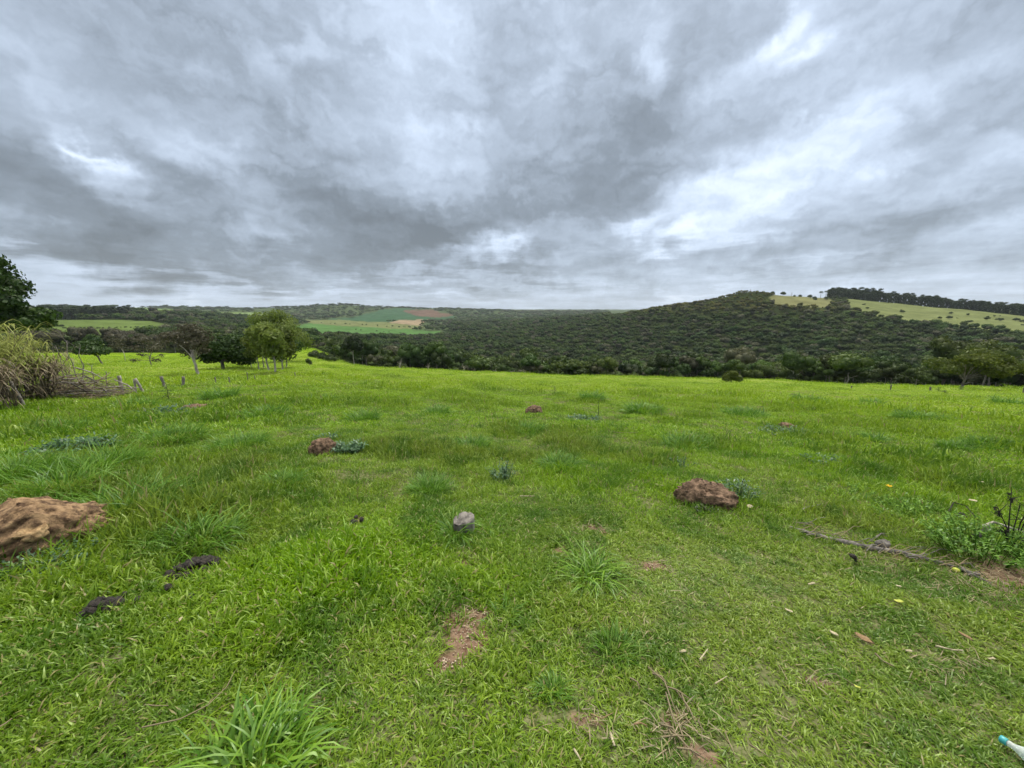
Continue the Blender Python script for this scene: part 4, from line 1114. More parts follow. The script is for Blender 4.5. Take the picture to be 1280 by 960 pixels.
for X, Y, w, h, lab in [(165, 512, 60, 9, 'dark grass hummock in front of the brush pile'), (60, 545, 90, 12, 'dark grass hummock left of the weed patch'), (275, 497, 46, 8, 'dark green hummock right of the low reddish mound'),
        (215, 552, 80, 12, 'grass hummock right of the broad weed patch'), (300, 560, 70, 12, 'grass hummock left of the smooth reddish mound'), (455, 525, 44, 8, 'grass hummock above the smooth reddish mound'), (548, 518, 34, 7, 'small hummock in the middle of the field left of the dark mound'),
        (660, 541, 46, 8, 'dark hummock just below the small dark mound'), (740, 500, 34, 7, 'hummock above the thin stalked weed'), (805, 517, 50, 9, 'dark hummock right of the thin stalked weed'), (1010, 503, 40, 6, 'dark hummock under the tiny reddish mound'),
        (1090, 506, 28, 5, 'hummock left of the far right hummocks'), (1260, 506, 34, 6, 'dark hummock at the right edge near the crest'), (1090, 551, 30, 6, 'small dark hummock above the yellow leaf'), (1195, 562, 40, 8, 'dark tuft right of the middle hummocks in the right field'),
        (535, 615, 50, 12, 'grass tuft above the grey stump'), (350, 610, 60, 12, 'low tuft below the smooth reddish mound'), (700, 585, 60, 10, 'low dark tuft right of the blue green weed'), (860, 560, 70, 10, 'low clump above the rounded red brown mound'),
        (1240, 560, 60, 8, 'hummock at the right edge above the black branch'), (120, 590, 100, 20, 'tall grass hummock below the broad weed patch'), (20, 600, 80, 22, 'grass hummock at the left edge above the ochre mound'), (400, 505, 40, 7, 'hummock right of the low reddish mound, far up the field'), (590, 560, 50, 9, 'pale hummock left of the blue green weed'),
        (330, 520, 60, 8, 'flat hummock between the two left mounds'), (930, 520, 60, 7, 'hummock left of the faint reddish mound'), (1150, 525, 60, 7, 'hummock in the right field below the crest posts')]:
    tuft(lab, X, Y, w * 1.5, h * 1.35 + 1, int(220 + w * 9), TUFTB, k, 0.35 * mpp(at(X, Y)) * 1.6 + 0.004, 0.8, 0.7, 'grass hummocks over the field', 'grass_hummock', center=0.0); k += 1

# ------------------------------------------------------------------ broad leaved weeds
def leaf_strip(mb, p, d, L, w, rnd, droop=0.5):
    d = Vector(d).normalized(); side = d.cross(Vector((0, 0, 1)))
    side = side.normalized() if side.length > .05 else Vector((1, 0, 0))
    p = Vector(p); nrm = side.cross(d)
    pts = [p, p + d * L * .45 + nrm * L * .05, p + d * L * .8 - Vector((0, 0, droop * L * .15)), p + d * L - Vector((0, 0, droop * L * .38))]
    V = [pts[0], pts[1] - side * w / 2, pts[1] + side * w / 2, pts[2] - side * w * .36, pts[2] + side * w * .36, pts[3]]
    b = mb.n
    mb.add([tuple(x) for x in V], [(0, 1, 2), (3, 5, 4)], rnd); mb.faces_only([(1, 3, 4, 2)], b)
def weed(label, X, Yb, wpx, hpx, nstem, material=WEED, seed=0, L=0.07, w=0.02, upright=0.6, group=None, name='weed_clump', cat='weed', nl=9):
    p = at(X, Yb); m = mpp(p); q = random.Random(seed)
    R, H = wpx * m / 2, hpx * m
    o = thing(name, label, cat, p, 0, group)
    lm, sm = MB(), MB()
    for s in range(nstem):
        th, rr = q.uniform(0, 6.28), R * math.sqrt(q.random())
        b = Vector((math.cos(th) * rr * .6, math.sin(th) * rr * .5, -0.01))
        t = Vector((math.cos(th) * rr, math.sin(th) * rr * .8, H * q.uniform(.5, 1.0) * (1.1 - 0.5 * rr / R)))
        mid = b.lerp(t, .5) + Vector((0, 0, H * .1))
        tube(sm, [b, mid, t], [.0035, .003, .0015], 4, .3, False)
        for i in range(nl):
            u = (i + 1) / nl; c = b.lerp(mid, u * 2) if u < .5 else mid.lerp(t, u * 2 - 1)
            a = q.uniform(0, 6.28); el = q.uniform(-.1, 1.0) * upright * 1.6
            leaf_strip(lm, c, (math.cos(a), math.sin(a), el), L * q.uniform(.6, 1.2), w * q.uniform(.7, 1.2), q.random(), q.uniform(0, 1))
    obj('foliage', lm.mesh('foliage', material), o); obj('stem', sm.mesh('stem', material), o)
    return o
weed('blue green leafy weed behind the rounded red brown mound', 922, 622, 56, 26, 34, WEED, 1, 0.07, 0.016)
weed('few small weed shoots growing before the rounded red brown mound', 882, 641, 30, 8, 8, SHRUB, 2, 0.06, 0.018)
weed('dark blue green weed against the smooth reddish mound', 436, 566, 42, 18, 44, WEED, 3, 0.09, 0.025)
weed('small weed sprigs behind the smooth reddish mound', 405, 550, 40, 9, 14, WEED, 4, 0.09, 0.02)
weed('broad patch of blue green weed at the left below the leaning post', 95, 566, 92, 20, 90, WEED, 5, 0.10, 0.035)
weed('blue green weed in the middle of the field', 628, 600, 40, 26, 40, WEED, 6, 0.07, 0.012, 1.0)
weed('dark weed patch left of the low reddish mound', 200, 520, 90, 8, 60, WEED, 7, 0.14, 0.05)
weed('weed patch covering the faint reddish mound', 985, 545, 76, 11, 60, WEED, 8, 0.10, 0.025)
weed('low bluish weed patch beside the thin stalked weed', 728, 526, 50, 7, 50, WEED, 9, 0.12, 0.04)
weed('pale weed sprigs in the right half above the yellow leaf', 1035, 578, 70, 8, 26, WEED, 10, 0.07, 0.02)
weed('low leafy weed creeping over the foot of the ochre mound', 65, 706, 110, 16, 60, WEED, 11, 0.04, 0.018)
weed('leafy weed patch around the charred shrub at the right edge', 1228, 692, 140, 46, 130, TUFTB, 12, 0.055, 0.014)
weed('yellowish weed with upright shoots near the yellow leaf', 1150, 650, 120, 22, 60, TUFT, 13, 0.06, 0.012, 1.2)
weed('upright sprigs left of the yellow leaf weed, by the broken stick', 1060, 620, 80, 14, 26, TUFT, 14, 0.05, 0.010, 1.2)
weed('pale budding sprigs above and left of the rounded red brown mound', 852, 583, 46, 12, 14, WEED, 15, 0.045, 0.012, 1.2)
def stalk(label, X, Yb, hpx, seed, L=0.14, w=0.035, group=None):
    p = at(X, Yb); H = hpx * mpp(p); q = random.Random(seed)
    o = thing('stalk_weed', label, 'weed', p, 0, group); lm, sm = MB(), MB()
    tube(sm, [(0, 0, -.02), (.02, 0, H * .5), (0, .01, H)], [.012, .009, .004], 5, .3)
    for i in range(16):
        z = H * (.15 + .85 * i / 15); a = i * 2.4; leaf_strip(lm, (0, 0, z), (math.cos(a), math.sin(a), .35), L * (1.2 - .6 * i / 15), w, q.random(), .8)
    obj('foliage', lm.mesh('foliage', SHRUB), o); obj('stem', sm.mesh('stem', SHRUB), o)
stalk('single upright leafy weed left of the low reddish mound', 211, 502, 24, 1, 0.26, 0.07)
stalk('thin dark stalked weed standing in the middle of the field', 747, 525, 24, 2, 0.10, 0.03)
stalk('small dark weed upright near the field crest', 693, 492, 9, 3, 0.16, 0.06)
stalk('tiny dark weed at the crest left of the middle', 407, 481, 5, 4, 0.16, 0.06)
stalk('small thin weed on the crest above the right posts', 725, 478, 4, 5, .12, .05)
stalk('bushy dark weed between the crest post and the lone tree', 1172, 490, 6, 6, .3, .12)
stalk('leaning dark weed just left of the lone tree', 1180, 492, 4, 7, .3, .1)

# ------------------------------------------------------------------ stump, dung, litter
p = at(580, 664); m = mpp(p)
mb = MB(); nseg, nring = 22, 9; V = []; q = random.Random(3)
for i in range(nring):
    t = i / (nring - 1)
    for k in range(nseg):
        a = 2 * math.pi * k / nseg; g = 1 + .035 * math.sin(3 * a + 1) + .03 * math.sin(13 * a) + q.uniform(-.025, .025)
        top = (0.022 * math.cos(a - .5) + q.uniform(-.010, .010)) if i == nring - 1 else 0
        V.append((math.cos(a) * 13 * m * g * (1.05 - .05 * t), math.sin(a) * 11 * m * g, -0.03 + 21 * m * t + top))
Fq = [(i * nseg + k, i * nseg + (k + 1) % nseg, (i + 1) * nseg + (k + 1) % nseg, (i + 1) * nseg + k) for i in range(nring - 1) for k in range(nseg)]
V.append((0, 0, -0.03 + 20 * m)); mb.add(V, Fq)
b = (nring - 1) * nseg
mb.faces_only([(b + k, b + (k + 1) % nseg, len(V) - 1) for k in range(nseg)], 0)
tag(obj('stump', mb.mesh('stump', DEADWOOD), None, p, 0.4), 'weathered grey stump of an old post standing in the grass', 'stump')

def dung(label, X, Yb, wpx, dpx, n, seed, name='dung_pile', lump=0.5):
    p = at(X, Yb); m = mpp(p); q = random.Random(seed); mb = MB()
    for i in range(n):
        th, rr = q.uniform(0, 6.28), math.sqrt(q.random()); s = (0.013 + 0.014 * q.random()) * lump * 2
        v, f = ICO[3 if n < 60 else 2]
        vv = v * (1 + .35 * n3(v, .5, seed + i)[:, None] + .08 * n3(v, .15, seed + i + 50)[:, None]) * np.array([s * q.uniform(.9, 1.4), s * q.uniform(.8, 1.2), s * q.uniform(.6, .9)])
        a = q.uniform(0, 3.14); rz = np.array([[math.cos(a), -math.sin(a), 0], [math.sin(a), math.cos(a), 0], [0, 0, 1]])
        mb.add(vv @ rz.T + np.array([math.cos(th) * rr * wpx * m / 2, math.sin(th) * rr * dpx * m / 2, .03 + (1 - rr) * .065]), f, q.random())
    return tag(obj(name, mb.mesh(name, DUNG, True), None, p, -math.atan2(p.x, p.y)), label, 'dung')
dung('heap of crumbled black dung in the grass below the bluish tuft', 240, 716, 54, 36, 95, 11)
dung('black dung heap nearest the lower left corner', 127, 767, 38, 30, 55, 22)
dung('small dark dung lump in the grass left of the stump', 447, 655, 14, 14, 6, 33)
dung('single dark dung lump just below the crumbled heap', 211, 743, 4, 4, 2, 44, 'dung_lump', .45)
dung('single dark dung lump right of and below the crumbled heap', 237, 752, 5, 4, 2, 55, 'dung_lump', .45)
dung('dark dung lump right of the nearest heap', 172, 758, 7, 5, 3, 66, 'dung_lump', .42)
dung('small dung lump above the nearest heap on its right', 157, 751, 4, 4, 2, 77, 'dung_lump', .4)
dung('small dark lump below the dead branch', 1066, 705, 6, 5, 3, 88, 'dung_lump', .4)
dung('black lump in the grass left of the charred shrub', 1204, 650, 12, 6, 4, 99, 'dung_lump', .6)

def stick(label, pts, rpx, material=DEADWOOD, name='stick', cat='stick', z=0.012, arch=0.0, group=None, sides=6):
    w = []
    for i, (X, Y) in enumerate(pts):
        g = at(X, Y); t = i / (len(pts) - 1); g.z += z + arch * math.sin(math.pi * t); w.append(g)
    c = w[0].copy(); r = rpx * mpp(c); mb = MB()
    tube(mb, [x - c for x in w], [r * (1 - .45 * i / (len(w) - 1)) for i in range(len(w))], sides)
    return tag(obj(name, mb.mesh(name, material, True), None, c), label, cat, group)
stick('pale stick lying on the weed patch right of centre', [(968, 545), (980, 543), (993, 541)], 1.1, PALEBARK, z=.05)
stick('pale stick end left of the weed patch right of centre', [(934, 543), (942, 543), (951, 545)], .9, PALEBARK, z=.03)
stick('short pale stick in the grass above the dead branch', [(999, 642), (1010, 637), (1026, 634)], 1.2, PALEBARK, z=.035)
stick('thin straight pale stick near the yellow leaf', [(1100, 637), (1108, 643), (1118, 650)], 1.1, STRAW, z=.04)
stick('pale stick left of the rounded red brown mound', [(818, 608), (824, 609), (831, 610)], 1.5, CHIP, z=.03)
stick('long pale straw on the mid field right of the stalked weed', [(766, 542), (780, 543), (797, 543)], .5, STRAW, z=.04)
stick('short pale stick in the middle of the field', [(650, 623), (658, 623), (668, 623)], .7, CHIP, z=.03)
stick('black charred branch lying in the right field', [(1190, 580), (1200, 582), (1212, 586), (1226, 588)], 2.4, CHAR, 'charred_branch', 'branch', .04, sides=7)
stick('long dry straw stem left of the big coarse tuft', [(180, 922), (228, 911), (262, 893), (285, 870), (295, 850)], .9, STRAW, 'straw_stem', 'straw', .05)
stick('dry straw stem lying in the lower left', [(183, 888), (198, 889), (212, 889)], .8, STRAW, 'straw_stem', 'straw', .03)
stick('pale straw stem at the left bottom edge', [(0, 920), (10, 914), (18, 908)], 1.2, STRAW, 'straw_stem', 'straw', .04)
stick('pale straw in the grass above the nearest dung heap', [(142, 845 - 15), (158, 838 - 10), (168, 825)], .7, STRAW, 'straw_stem', 'straw', .03)
# dead branch with fibres
p0 = at(975, 661)
o = thing('dead_branch', 'long grey dead branch lying in the turf toward the charred shrub', 'branch', p0)
mb = MB(); path = [(975, 659), (990, 662), (1012, 669), (1034, 676), (1060, 681), (1090, 688), (1120, 693), (1150, 699), (1175, 706), (1210, 717), (1228, 723)]
wp = []
for i, (X, Y) in enumerate(path):
    g = at(X, Y); g.z += .018; wp.append(g - p0)
fine_p, fine_r = [], []
for i in range(len(wp) - 1):
    for s in range(4):
        t = s / 4; fine_p.append(wp[i].lerp(wp[i + 1], t) + Vector((random.uniform(-1, 1), random.uniform(-1, 1), random.uniform(-.5, .8))) * .008)
        tt = (i + t) / (len(wp) - 1); fine_r.append((.006 + .018 * math.sin(math.pi * min(1, tt * 1.15)) ** .7 if tt < .85 else .009) * random.uniform(.8, 1.2))
tube(mb, fine_p, fine_r, 9); obj('bough', mb.mesh('bough', DEADWOOD), o)
for j in range(48):
    mb = MB(); X = random.uniform(990, 1210); Y = np.interp(X, [a for a, b in path], [b for a, b in path]) + random.uniform(-7, 7)
    L_ = random.uniform(12, 42); s = random.uniform(.1, .42) * random.choice((1, 1, -1))
    a, b, c = at(X, Y), at(X + L_ * .5, Y + L_ * .5 * s - 2), at(X + L_, Y + L_ * s)
    a.z += .03; b.z += random.uniform(.04, .07); c.z += .02
    tube(mb, [a - p0, b - p0, c - p0], [.004, .0035, .0015], 4); obj('twig', mb.mesh('twig', STRAW if j % 2 else DEADWOOD), o)
# a slab of bark curling off it
pb = at(1105, 686); v, f = ICO[3]
mb = MB(); mb.add(v * np.array([.07, .03, .045]) * (1 + .3 * n3(v, .5, 9)[:, None]), f); obj('bark_flap', mb.mesh('bark_flap', DEADWOOD), o, pb - p0 + Vector((0, .02, .03)))
# bundle of dry twigs at the bottom
p0 = at(842, 905)
o = thing('twig_bundle', 'bundle of thin dry forked twigs lying at the bottom right of centre', 'twigs', p0)
for a_, b_, c_ in [((810, 838), (830, 862), (848, 905)), ((845, 868), (860, 895), (873, 918)), ((832, 870), (838, 900), (850, 930)), ((822, 900), (850, 935), (876, 958)), ((855, 930), (848, 918), (858, 905)),
                   ((828, 926), (845, 930), (862, 925)), ((826, 910), (840, 920), (850, 932)), ((815, 846), (826, 855), (836, 862)), ((860, 895), (852, 880), (850, 868)), ((788, 852), (796, 862), (800, 868)), ((825, 860), (845, 872), (870, 884)), ((835, 915), (838, 928), (850, 925)), ((846, 940), (862, 948), (884, 956))]:
    mb = MB(); w = []
    for k, (X, Y) in enumerate((a_, b_, c_)):
        g = at(X, Y); g.z += (.02, .045, .02)[k]; w.append(g - p0)
    tube(mb, w, [.0042, .0036, .0018], 5); obj('twig', mb.mesh('twig', STRAW), o)
# thin pale twigs sticking out in the lower right
stick('thin forked dry twig near the lower middle edge', [(905, 925), (912, 942), (918, 956)], .9, STRAW, z=.04)
stick('pale twig right of the dry twig bundle', [(935, 940), (948, 948), (960, 957)], .9, STRAW, z=.04)
stick('curved dry leaf stem in the lower right', [(1093, 823), (1102, 832), (1116, 839)], 1.3, STRAW, 'dry_straw', 'straw', .03)
stick('whitish thin stick lying in the lower right turf', [(1168, 814), (1176, 816), (1188, 819), (1202, 820)], 1.2, CHIP, z=.035)
stick('orange brown dry stem at the lower middle', [(738, 902), (752, 908), (766, 900)], .9, BROWNLEAF, 'dry_straw', 'straw', .04)
stick('short orange brown stem near the dry twig bundle', [(792, 915), (800, 913), (808, 917)], 1.2, BROWNLEAF, 'dry_straw', 'straw', .04)
stick('pale bent straw in the turf above the twig bundle', [(874, 832), (878, 826), (884, 818)], 1.1, CHIP, 'straw_stem', 'straw', .035)
stick('thin pale straw right of the twig bundle', [(893, 862), (900, 858), (908, 853)], .9, CHIP, 'straw_stem', 'straw', .035)
stick('broad pale dry grass blade near the bottom middle', [(762, 925), (765, 934), (768, 941)], 2.2, CHIP, 'straw_stem', 'straw', .035)
stick('pale dry stub at the bottom middle edge', [(717, 945), (722, 953), (726, 960)], 1.6, CHIP, 'straw_stem', 'straw', .035)

def chip(label, X, Y, wpx, lpx, rot, material=CHIP, name='wood_chip', cat='wood chip', z=.03):
    p = at(X, Y); m = mpp(p); v, f = ICO[2]; q = random.Random(int(X))
    mb = MB(); mb.add(v * np.array([lpx * m / 2.3, wpx * m / 2.4, .003]) * (1 + .6 * n3(v, .45, int(X))[:, None]) + np.array([0, 0, .006]) * np.sin(v[:, :1] * 2.5), f)
    o = obj(name, mb.mesh(name, material), None, (p.x, p.y, p.z + z), -math.atan2(p.x, p.y) + math.radians(rot)); o.rotation_euler[0] = q.uniform(0, .35); o.rotation_euler[1] = q.uniform(-.2, .2)
    return tag(o, label, cat, None)
chip('whitish wood chip on the turf left of the pale chip pair', 985, 768, 4, 12, -35)
chip('pale yellowish wood chip on the turf right of centre', 1041, 797, 6, 13, -35)
chip('brownish oval dry leaf next to the pale yellowish chip', 1080, 804, 9, 20, -20, BROWNLEAF, 'dry_leaf', 'leaf')
chip('tiny pale chip below the dead branch', 1122, 737, 4, 7, -30)
chip('small pale green leaf on the turf below the dead branch', 1122, 756, 6, 10, 10, FRUIT, 'fallen_leaf', 'leaf')
chip('pale chip on the turf left of the stick with the brown leaf', 1014, 734, 3, 9, 40)
chip('little white chip below the brownish oval leaf', 1135, 819, 4, 9, 0)
chip('small pale chip near the curved dry stem', 1071, 865, 4, 8, -20, FRUIT, 'fallen_leaf', 'leaf')
chip('white chip on the far right turf', 1238, 829, 4, 7, 20)
chip('pale curled leaf on the middle turf above the twigs', 853, 820, 4, 9, 15)
chip('pale chip at the left, on the dense grass', 226, 780, 4, 9, 40)
chip('whitish petal shaped leaf right of the rounded red brown mound', 937, 638, 6, 8, 50, CHIP, 'fallen_leaf', 'leaf', .05)
chip('pale petal among the yellowish weeds', 1214, 635, 4, 9, -20, CHIP, 'fallen_leaf', 'leaf', .10)
chip('white slender leaf among the weeds above the fruit', 1178, 676, 4, 13, -50, CHIP, 'fallen_leaf', 'leaf', .08)
chip('small white petal in the yellowish weed by the charred shrub', 1225, 609, 3, 7, -30, CHIP, 'fallen_leaf', 'leaf', .08)
chip('small brown curled leaf in the lower right turf', 1205, 800, 5, 16, -30, BROWNLEAF, 'dry_leaf', 'leaf')
# yellow leaf and fruit
p = at(1110, 614); m = mpp(p); mb = MB()
for a in (0, 1.3, 2.4, 3.9, 5.1): leaf_strip(mb, (0, 0, 0), (math.cos(a), math.sin(a) * .7, .6), .045, .02, .5, .3)
tag(obj('yellow_leaf', mb.mesh('yellow_leaf', YELLOW), None, (p.x, p.y, p.z + .06)), 'bright yellow fallen leaf in the right of the field', 'leaf')
p = at(1194, 716); v, f = ICO[3]; mb = MB(); mb.add(v * np.array([.022, .022, .019]), f)
tag(obj('fruit', mb.mesh('fruit', FRUIT, True), None, (p.x, p.y, p.z + .025)), 'small round yellow green fruit by the end of the dead branch', 'fruit')

# charred shrub at the right edge
p0 = at(1262, 690); m = mpp(p0)
o = thing('charred_shrub', 'black burnt shrub with forked stems at the right edge', 'shrub', p0); q = random.Random(8)
for j, (dx, up) in enumerate([(-42, 68), (-18, 84), (2, 92), (18, 80), (34, 92), (-30, 40), (48, 60), (8, 60)]):
    mb = MB(); e = Vector((dx * m, q.uniform(-.1, .1), up * m)); k1 = e * .45 + Vector((q.uniform(-.03, .03), 0, .02))
    tube(mb, [Vector((dx * m * .15, 0, -.02)), k1, e], [.006, .005, .0025], 5)
    for t in (.5, .7, .85):
        s = k1.lerp(e, (t - .45) / .55); d = Vector((q.uniform(-1, 1), q.uniform(-1, 1), q.uniform(.3, 1))).normalized() * .09
        tube(mb, [s, s + d * .6, s + d], [.003, .0025, .001], 4)
    st = obj('stem', mb.mesh('stem', CHAR), o)
    if j in (0, 1, 2, 3, 5):
        mb = MB(); crown(mb, [(e.x * .9, e.y, e.z * .85, .022, .02, .02), (e.x * .9 + .03, e.y + .01, e.z * .80, .018, .016, .018), (e.x * .95 - .02, e.y, e.z * .93, .014, .014, .016)], 110, .022, j + 5, 0, aspect=.25, shell=(.2, 1.3)); obj('withered_head', mb.mesh('withered_head', CHAR), st)
p0 = at(1218, 672)
stick('pale arching dead bough under the charred shrub', [(1226, 664), (1240, 663), (1256, 669), (1285, 673)], 2.0, PALEBARK, 'dead_bough', 'branch', .05, .05)
stick('black burnt bough under the charred shrub', [(1216, 678), (1236, 668), (1262, 680), (1290, 684)], 3.4, CHAR, 'charred_branch', 'branch', .05, .03, sides=7)
stick('thin curved dark stem arching in the weeds left of the charred shrub', [(1184, 645), (1190, 636), (1205, 640), (1222, 654)], .8, CHAR, 'bent_stem', 'stem', .03, .06)
stick('dark grey bough beyond the fruit at the end of the dead branch', [(1198, 712), (1215, 722), (1238, 733)], 2.6, DEADWOOD, 'dead_bough', 'branch', .02)

# bottle
prof = [(0, .0105), (.018, .0105), (.02, .0125), (.026, .0125), (.028, .0110), (.040, .0135), (.075, .0300), (.095, .0325), (.12, .0315), (.125, .030), (.13, .0315), (.165, .0325), (.20, .0320), (.212, .026), (.214, 0.0)]
def lathe(mb, prof, n=28):
    V = [(r * math.cos(2 * math.pi * k / n), r * math.sin(2 * math.pi * k / n), z) for z, r in prof for k in range(n)]
    mb.add(V, [(i * n + k, i * n + (k + 1) % n, (i + 1) * n + (k + 1) % n, (i + 1) * n + k) for i in range(len(prof) - 1) for k in range(n)])
bm_, n_, out_ = mat('clear_plastic')
pr = n_.new('ShaderNodeBsdfPrincipled'); pr.inputs['Base Color'].default_value = (0.82, 0.90, 0.88, 1); pr.inputs['Roughness'].default_value = 0.18; pr.inputs['Transmission Weight'].default_value = 0.55; pr.inputs['IOR'].default_value = 1.2
n_.l.new(pr.outputs[0], out_.inputs[0])
cm_, n_, out_ = mat('teal_plastic')
pr = n_.new('ShaderNodeBsdfPrincipled'); pr.inputs['Base Color'].default_value = (0.05, 0.36, 0.38, 1); pr.inputs['Roughness'].default_value = 0.35
n_.l.new(pr.outputs[0], out_.inputs[0])
pa, pc = at(1249, 934), at(1330, 985)
o = thing('plastic_bottle', 'clear plastic bottle with teal cap lying at the lower right corner', 'bottle', (pa.x, pa.y, pa.z + .040))
o.rotation_mode = 'QUATERNION'; dv = (pc - pa); dv.z += -0.0; o.rotation_quaternion = dv.to_track_quat('Z', 'Y')
mb = MB(); lathe(mb, prof); obj('body', mb.mesh('body', bm_, True), o)
mb = MB(); lathe(mb, [(-.004, 0.0), (-.004, .0135), (-.002, .0150), (.0150, .0150), (.0165, .0135), (.0165, .0108)]); obj('cap', mb.mesh('cap', cm_, False), o)

# pebbles and crumbs on the bare soil, straw litter: nobody could count them
mb = MB(); v, f = ICO[1]
for X, Y, a, b, n_p in [(582, 792, 30, 34, 100), (560, 828, 24, 12, 50), (600, 765, 14, 10, 40), (820, 708, 20, 10, 40), (662, 690, 12, 6, 20), (740, 662, 22, 6, 20)]:
    for i in range(n_p):
        p = at(X + random.gauss(0, a * .5), Y + random.gauss(0, b * .5)); s = random.uniform(.0015, .0045) * random.choice((1, 1, 1.6))
        mb.add(v * np.array([s * 1.3, s, s * .7]) + np.array([p.x, p.y, p.z + s * .4 + .004]), f, random.random())
tag(obj('gravel', mb.mesh('gravel', PEBBLE)), 'pale little stones strewn over the bare soil patches', 'gravel', kind='stuff')
mb = MB(); q2 = np.random.default_rng(9)
for X, Y, a, b, n_p in [(1255, 722, 60, 40, 700), (1190, 735, 60, 20, 120), (850, 915, 50, 36, 90), (740, 662, 26, 7, 50), (60, 505, 90, 8, 260), (1100, 700, 120, 16, 120), (740, 910, 40, 26, 40), (1200, 830, 60, 30, 60), (700, 780, 500, 160, 130), (582, 770, 40, 26, 40), (820, 708, 20, 8, 30), (403, 672, 14, 6, 20), (1020, 855, 30, 12, 20)]:
    for i in range(n_p):
        X1, Y1 = X + random.gauss(0, a * .5), min(990, Y + random.gauss(0, b * .5)); p = at(X1, Y1)
        if Y1 < 470 or p.length > 30: continue
        L_ = random.uniform(.02, .09) * (1 if Y > 600 else 3); w = L_ * .012 + .0009; an = random.uniform(0, 6.28); d = np.array([math.cos(an), math.sin(an), random.uniform(-.1, .25)]); sd2 = np.array([-math.sin(an), math.cos(an), random.uniform(-.3, .3)]) * w
        c = np.array([p.x, p.y, p.z + random.uniform(.006, .03)])
        mb.add([c - sd2, c + sd2, c + d * L_ * .5 + sd2 + [0, 0, .004], c + d * L_ * .5 - sd2 + [0, 0, .004], c + d * L_ + sd2 * .4, c + d * L_ - sd2 * .4], [(0, 1, 2, 3), (3, 2, 4, 5)], random.random())
tag(obj('litter', mb.mesh('litter', STRAW)), 'thin dry straw and grass litter scattered over the turf', 'litter', kind='stuff')

# ------------------------------------------------------------------ old fence posts
def post(label, Xb, Yb, Xt, Yt, wpx, material=POSTW, rmin=8, group='old fence posts at the left'):
    p = at(Xb, Yb, rmin); m = mpp(p); H = (Yb - Yt) * m * 1.12; dx = (Xt - Xb) * m; r = wpx * m / 2 * .78; q = random.Random(int(Xb))
    mb = MB(); pts, rd = [], []
    for i in range(8):
        t = i / 7; pts.append((dx * t + q.uniform(-.15, .15) * r, q.uniform(-.15, .15) * r, -.15 + (H + .15) * t)); rd.append(r * q.uniform(.85, 1.1))
    tube(mb, pts, rd, 8)
    o = obj('fence_post', mb.mesh('fence_post', material, False), None, p); tag(o, label, 'fence post', group); return o
post('leaning whitish fence post, the leftmost', 33, 509, 21, 480, 4.6)
post('grey fence post inside the right end of the brush pile', 113, 496, 106, 476, 4.6)
post('upright grey fence post just right of the brush pile', 154, 494, 153.5, 472, 4.6)
post('whitish fence post slanting left, right of the upright one', 181, 490, 172, 475, 4.2)
post('pale short fence post crossing behind the slanting one', 169, 490, 171, 476, 3.2)
post('dark grey post behind the leafy stalk, leaning left', 207, 485, 204, 472, 4.2, DEADWOOD)
post('dark grey fence post leaning right, right of the leafy stalk', 228.5, 484, 231, 472, 4.2, DEADWOOD)
post('thin dark post far down the left field', 270, 479, 270, 472, 1.8, DEADWOOD)
post('thin dark post second from left far down the field', 287.5, 479, 287, 472, 1.8, DEADWOOD)
post('thin dark post in front of the grove, left one', 310, 476, 310, 466, 1.2, DEADWOOD)
post('thin dark post in front of the grove, right one', 319, 477, 319, 470, 1.2, DEADWOOD)
post('thin dark post at the right end in front of the grove', 369, 470, 369, 466, 1.4, DEADWOOD)
post('small dark post standing on the crest left of the lone tree', 1113, 488, 1113, 481.5, 2.0, DEADWOOD, group='posts on the right crest')
post('short dark post stub on the crest next to the dark weed', 1162.5, 488.5, 1162.5, 484, 2.6, DEADWOOD, group='posts on the right crest')
post('small dark post on the crest at the right edge', 1279, 491, 1279, 485, 2.4, DEADWOOD, group='posts on the right crest')
post('tiny dark post on the crest left of the hummocks', 1064, 486, 1064, 482.5, 1.6, DEADWOOD, group='posts on the right crest')

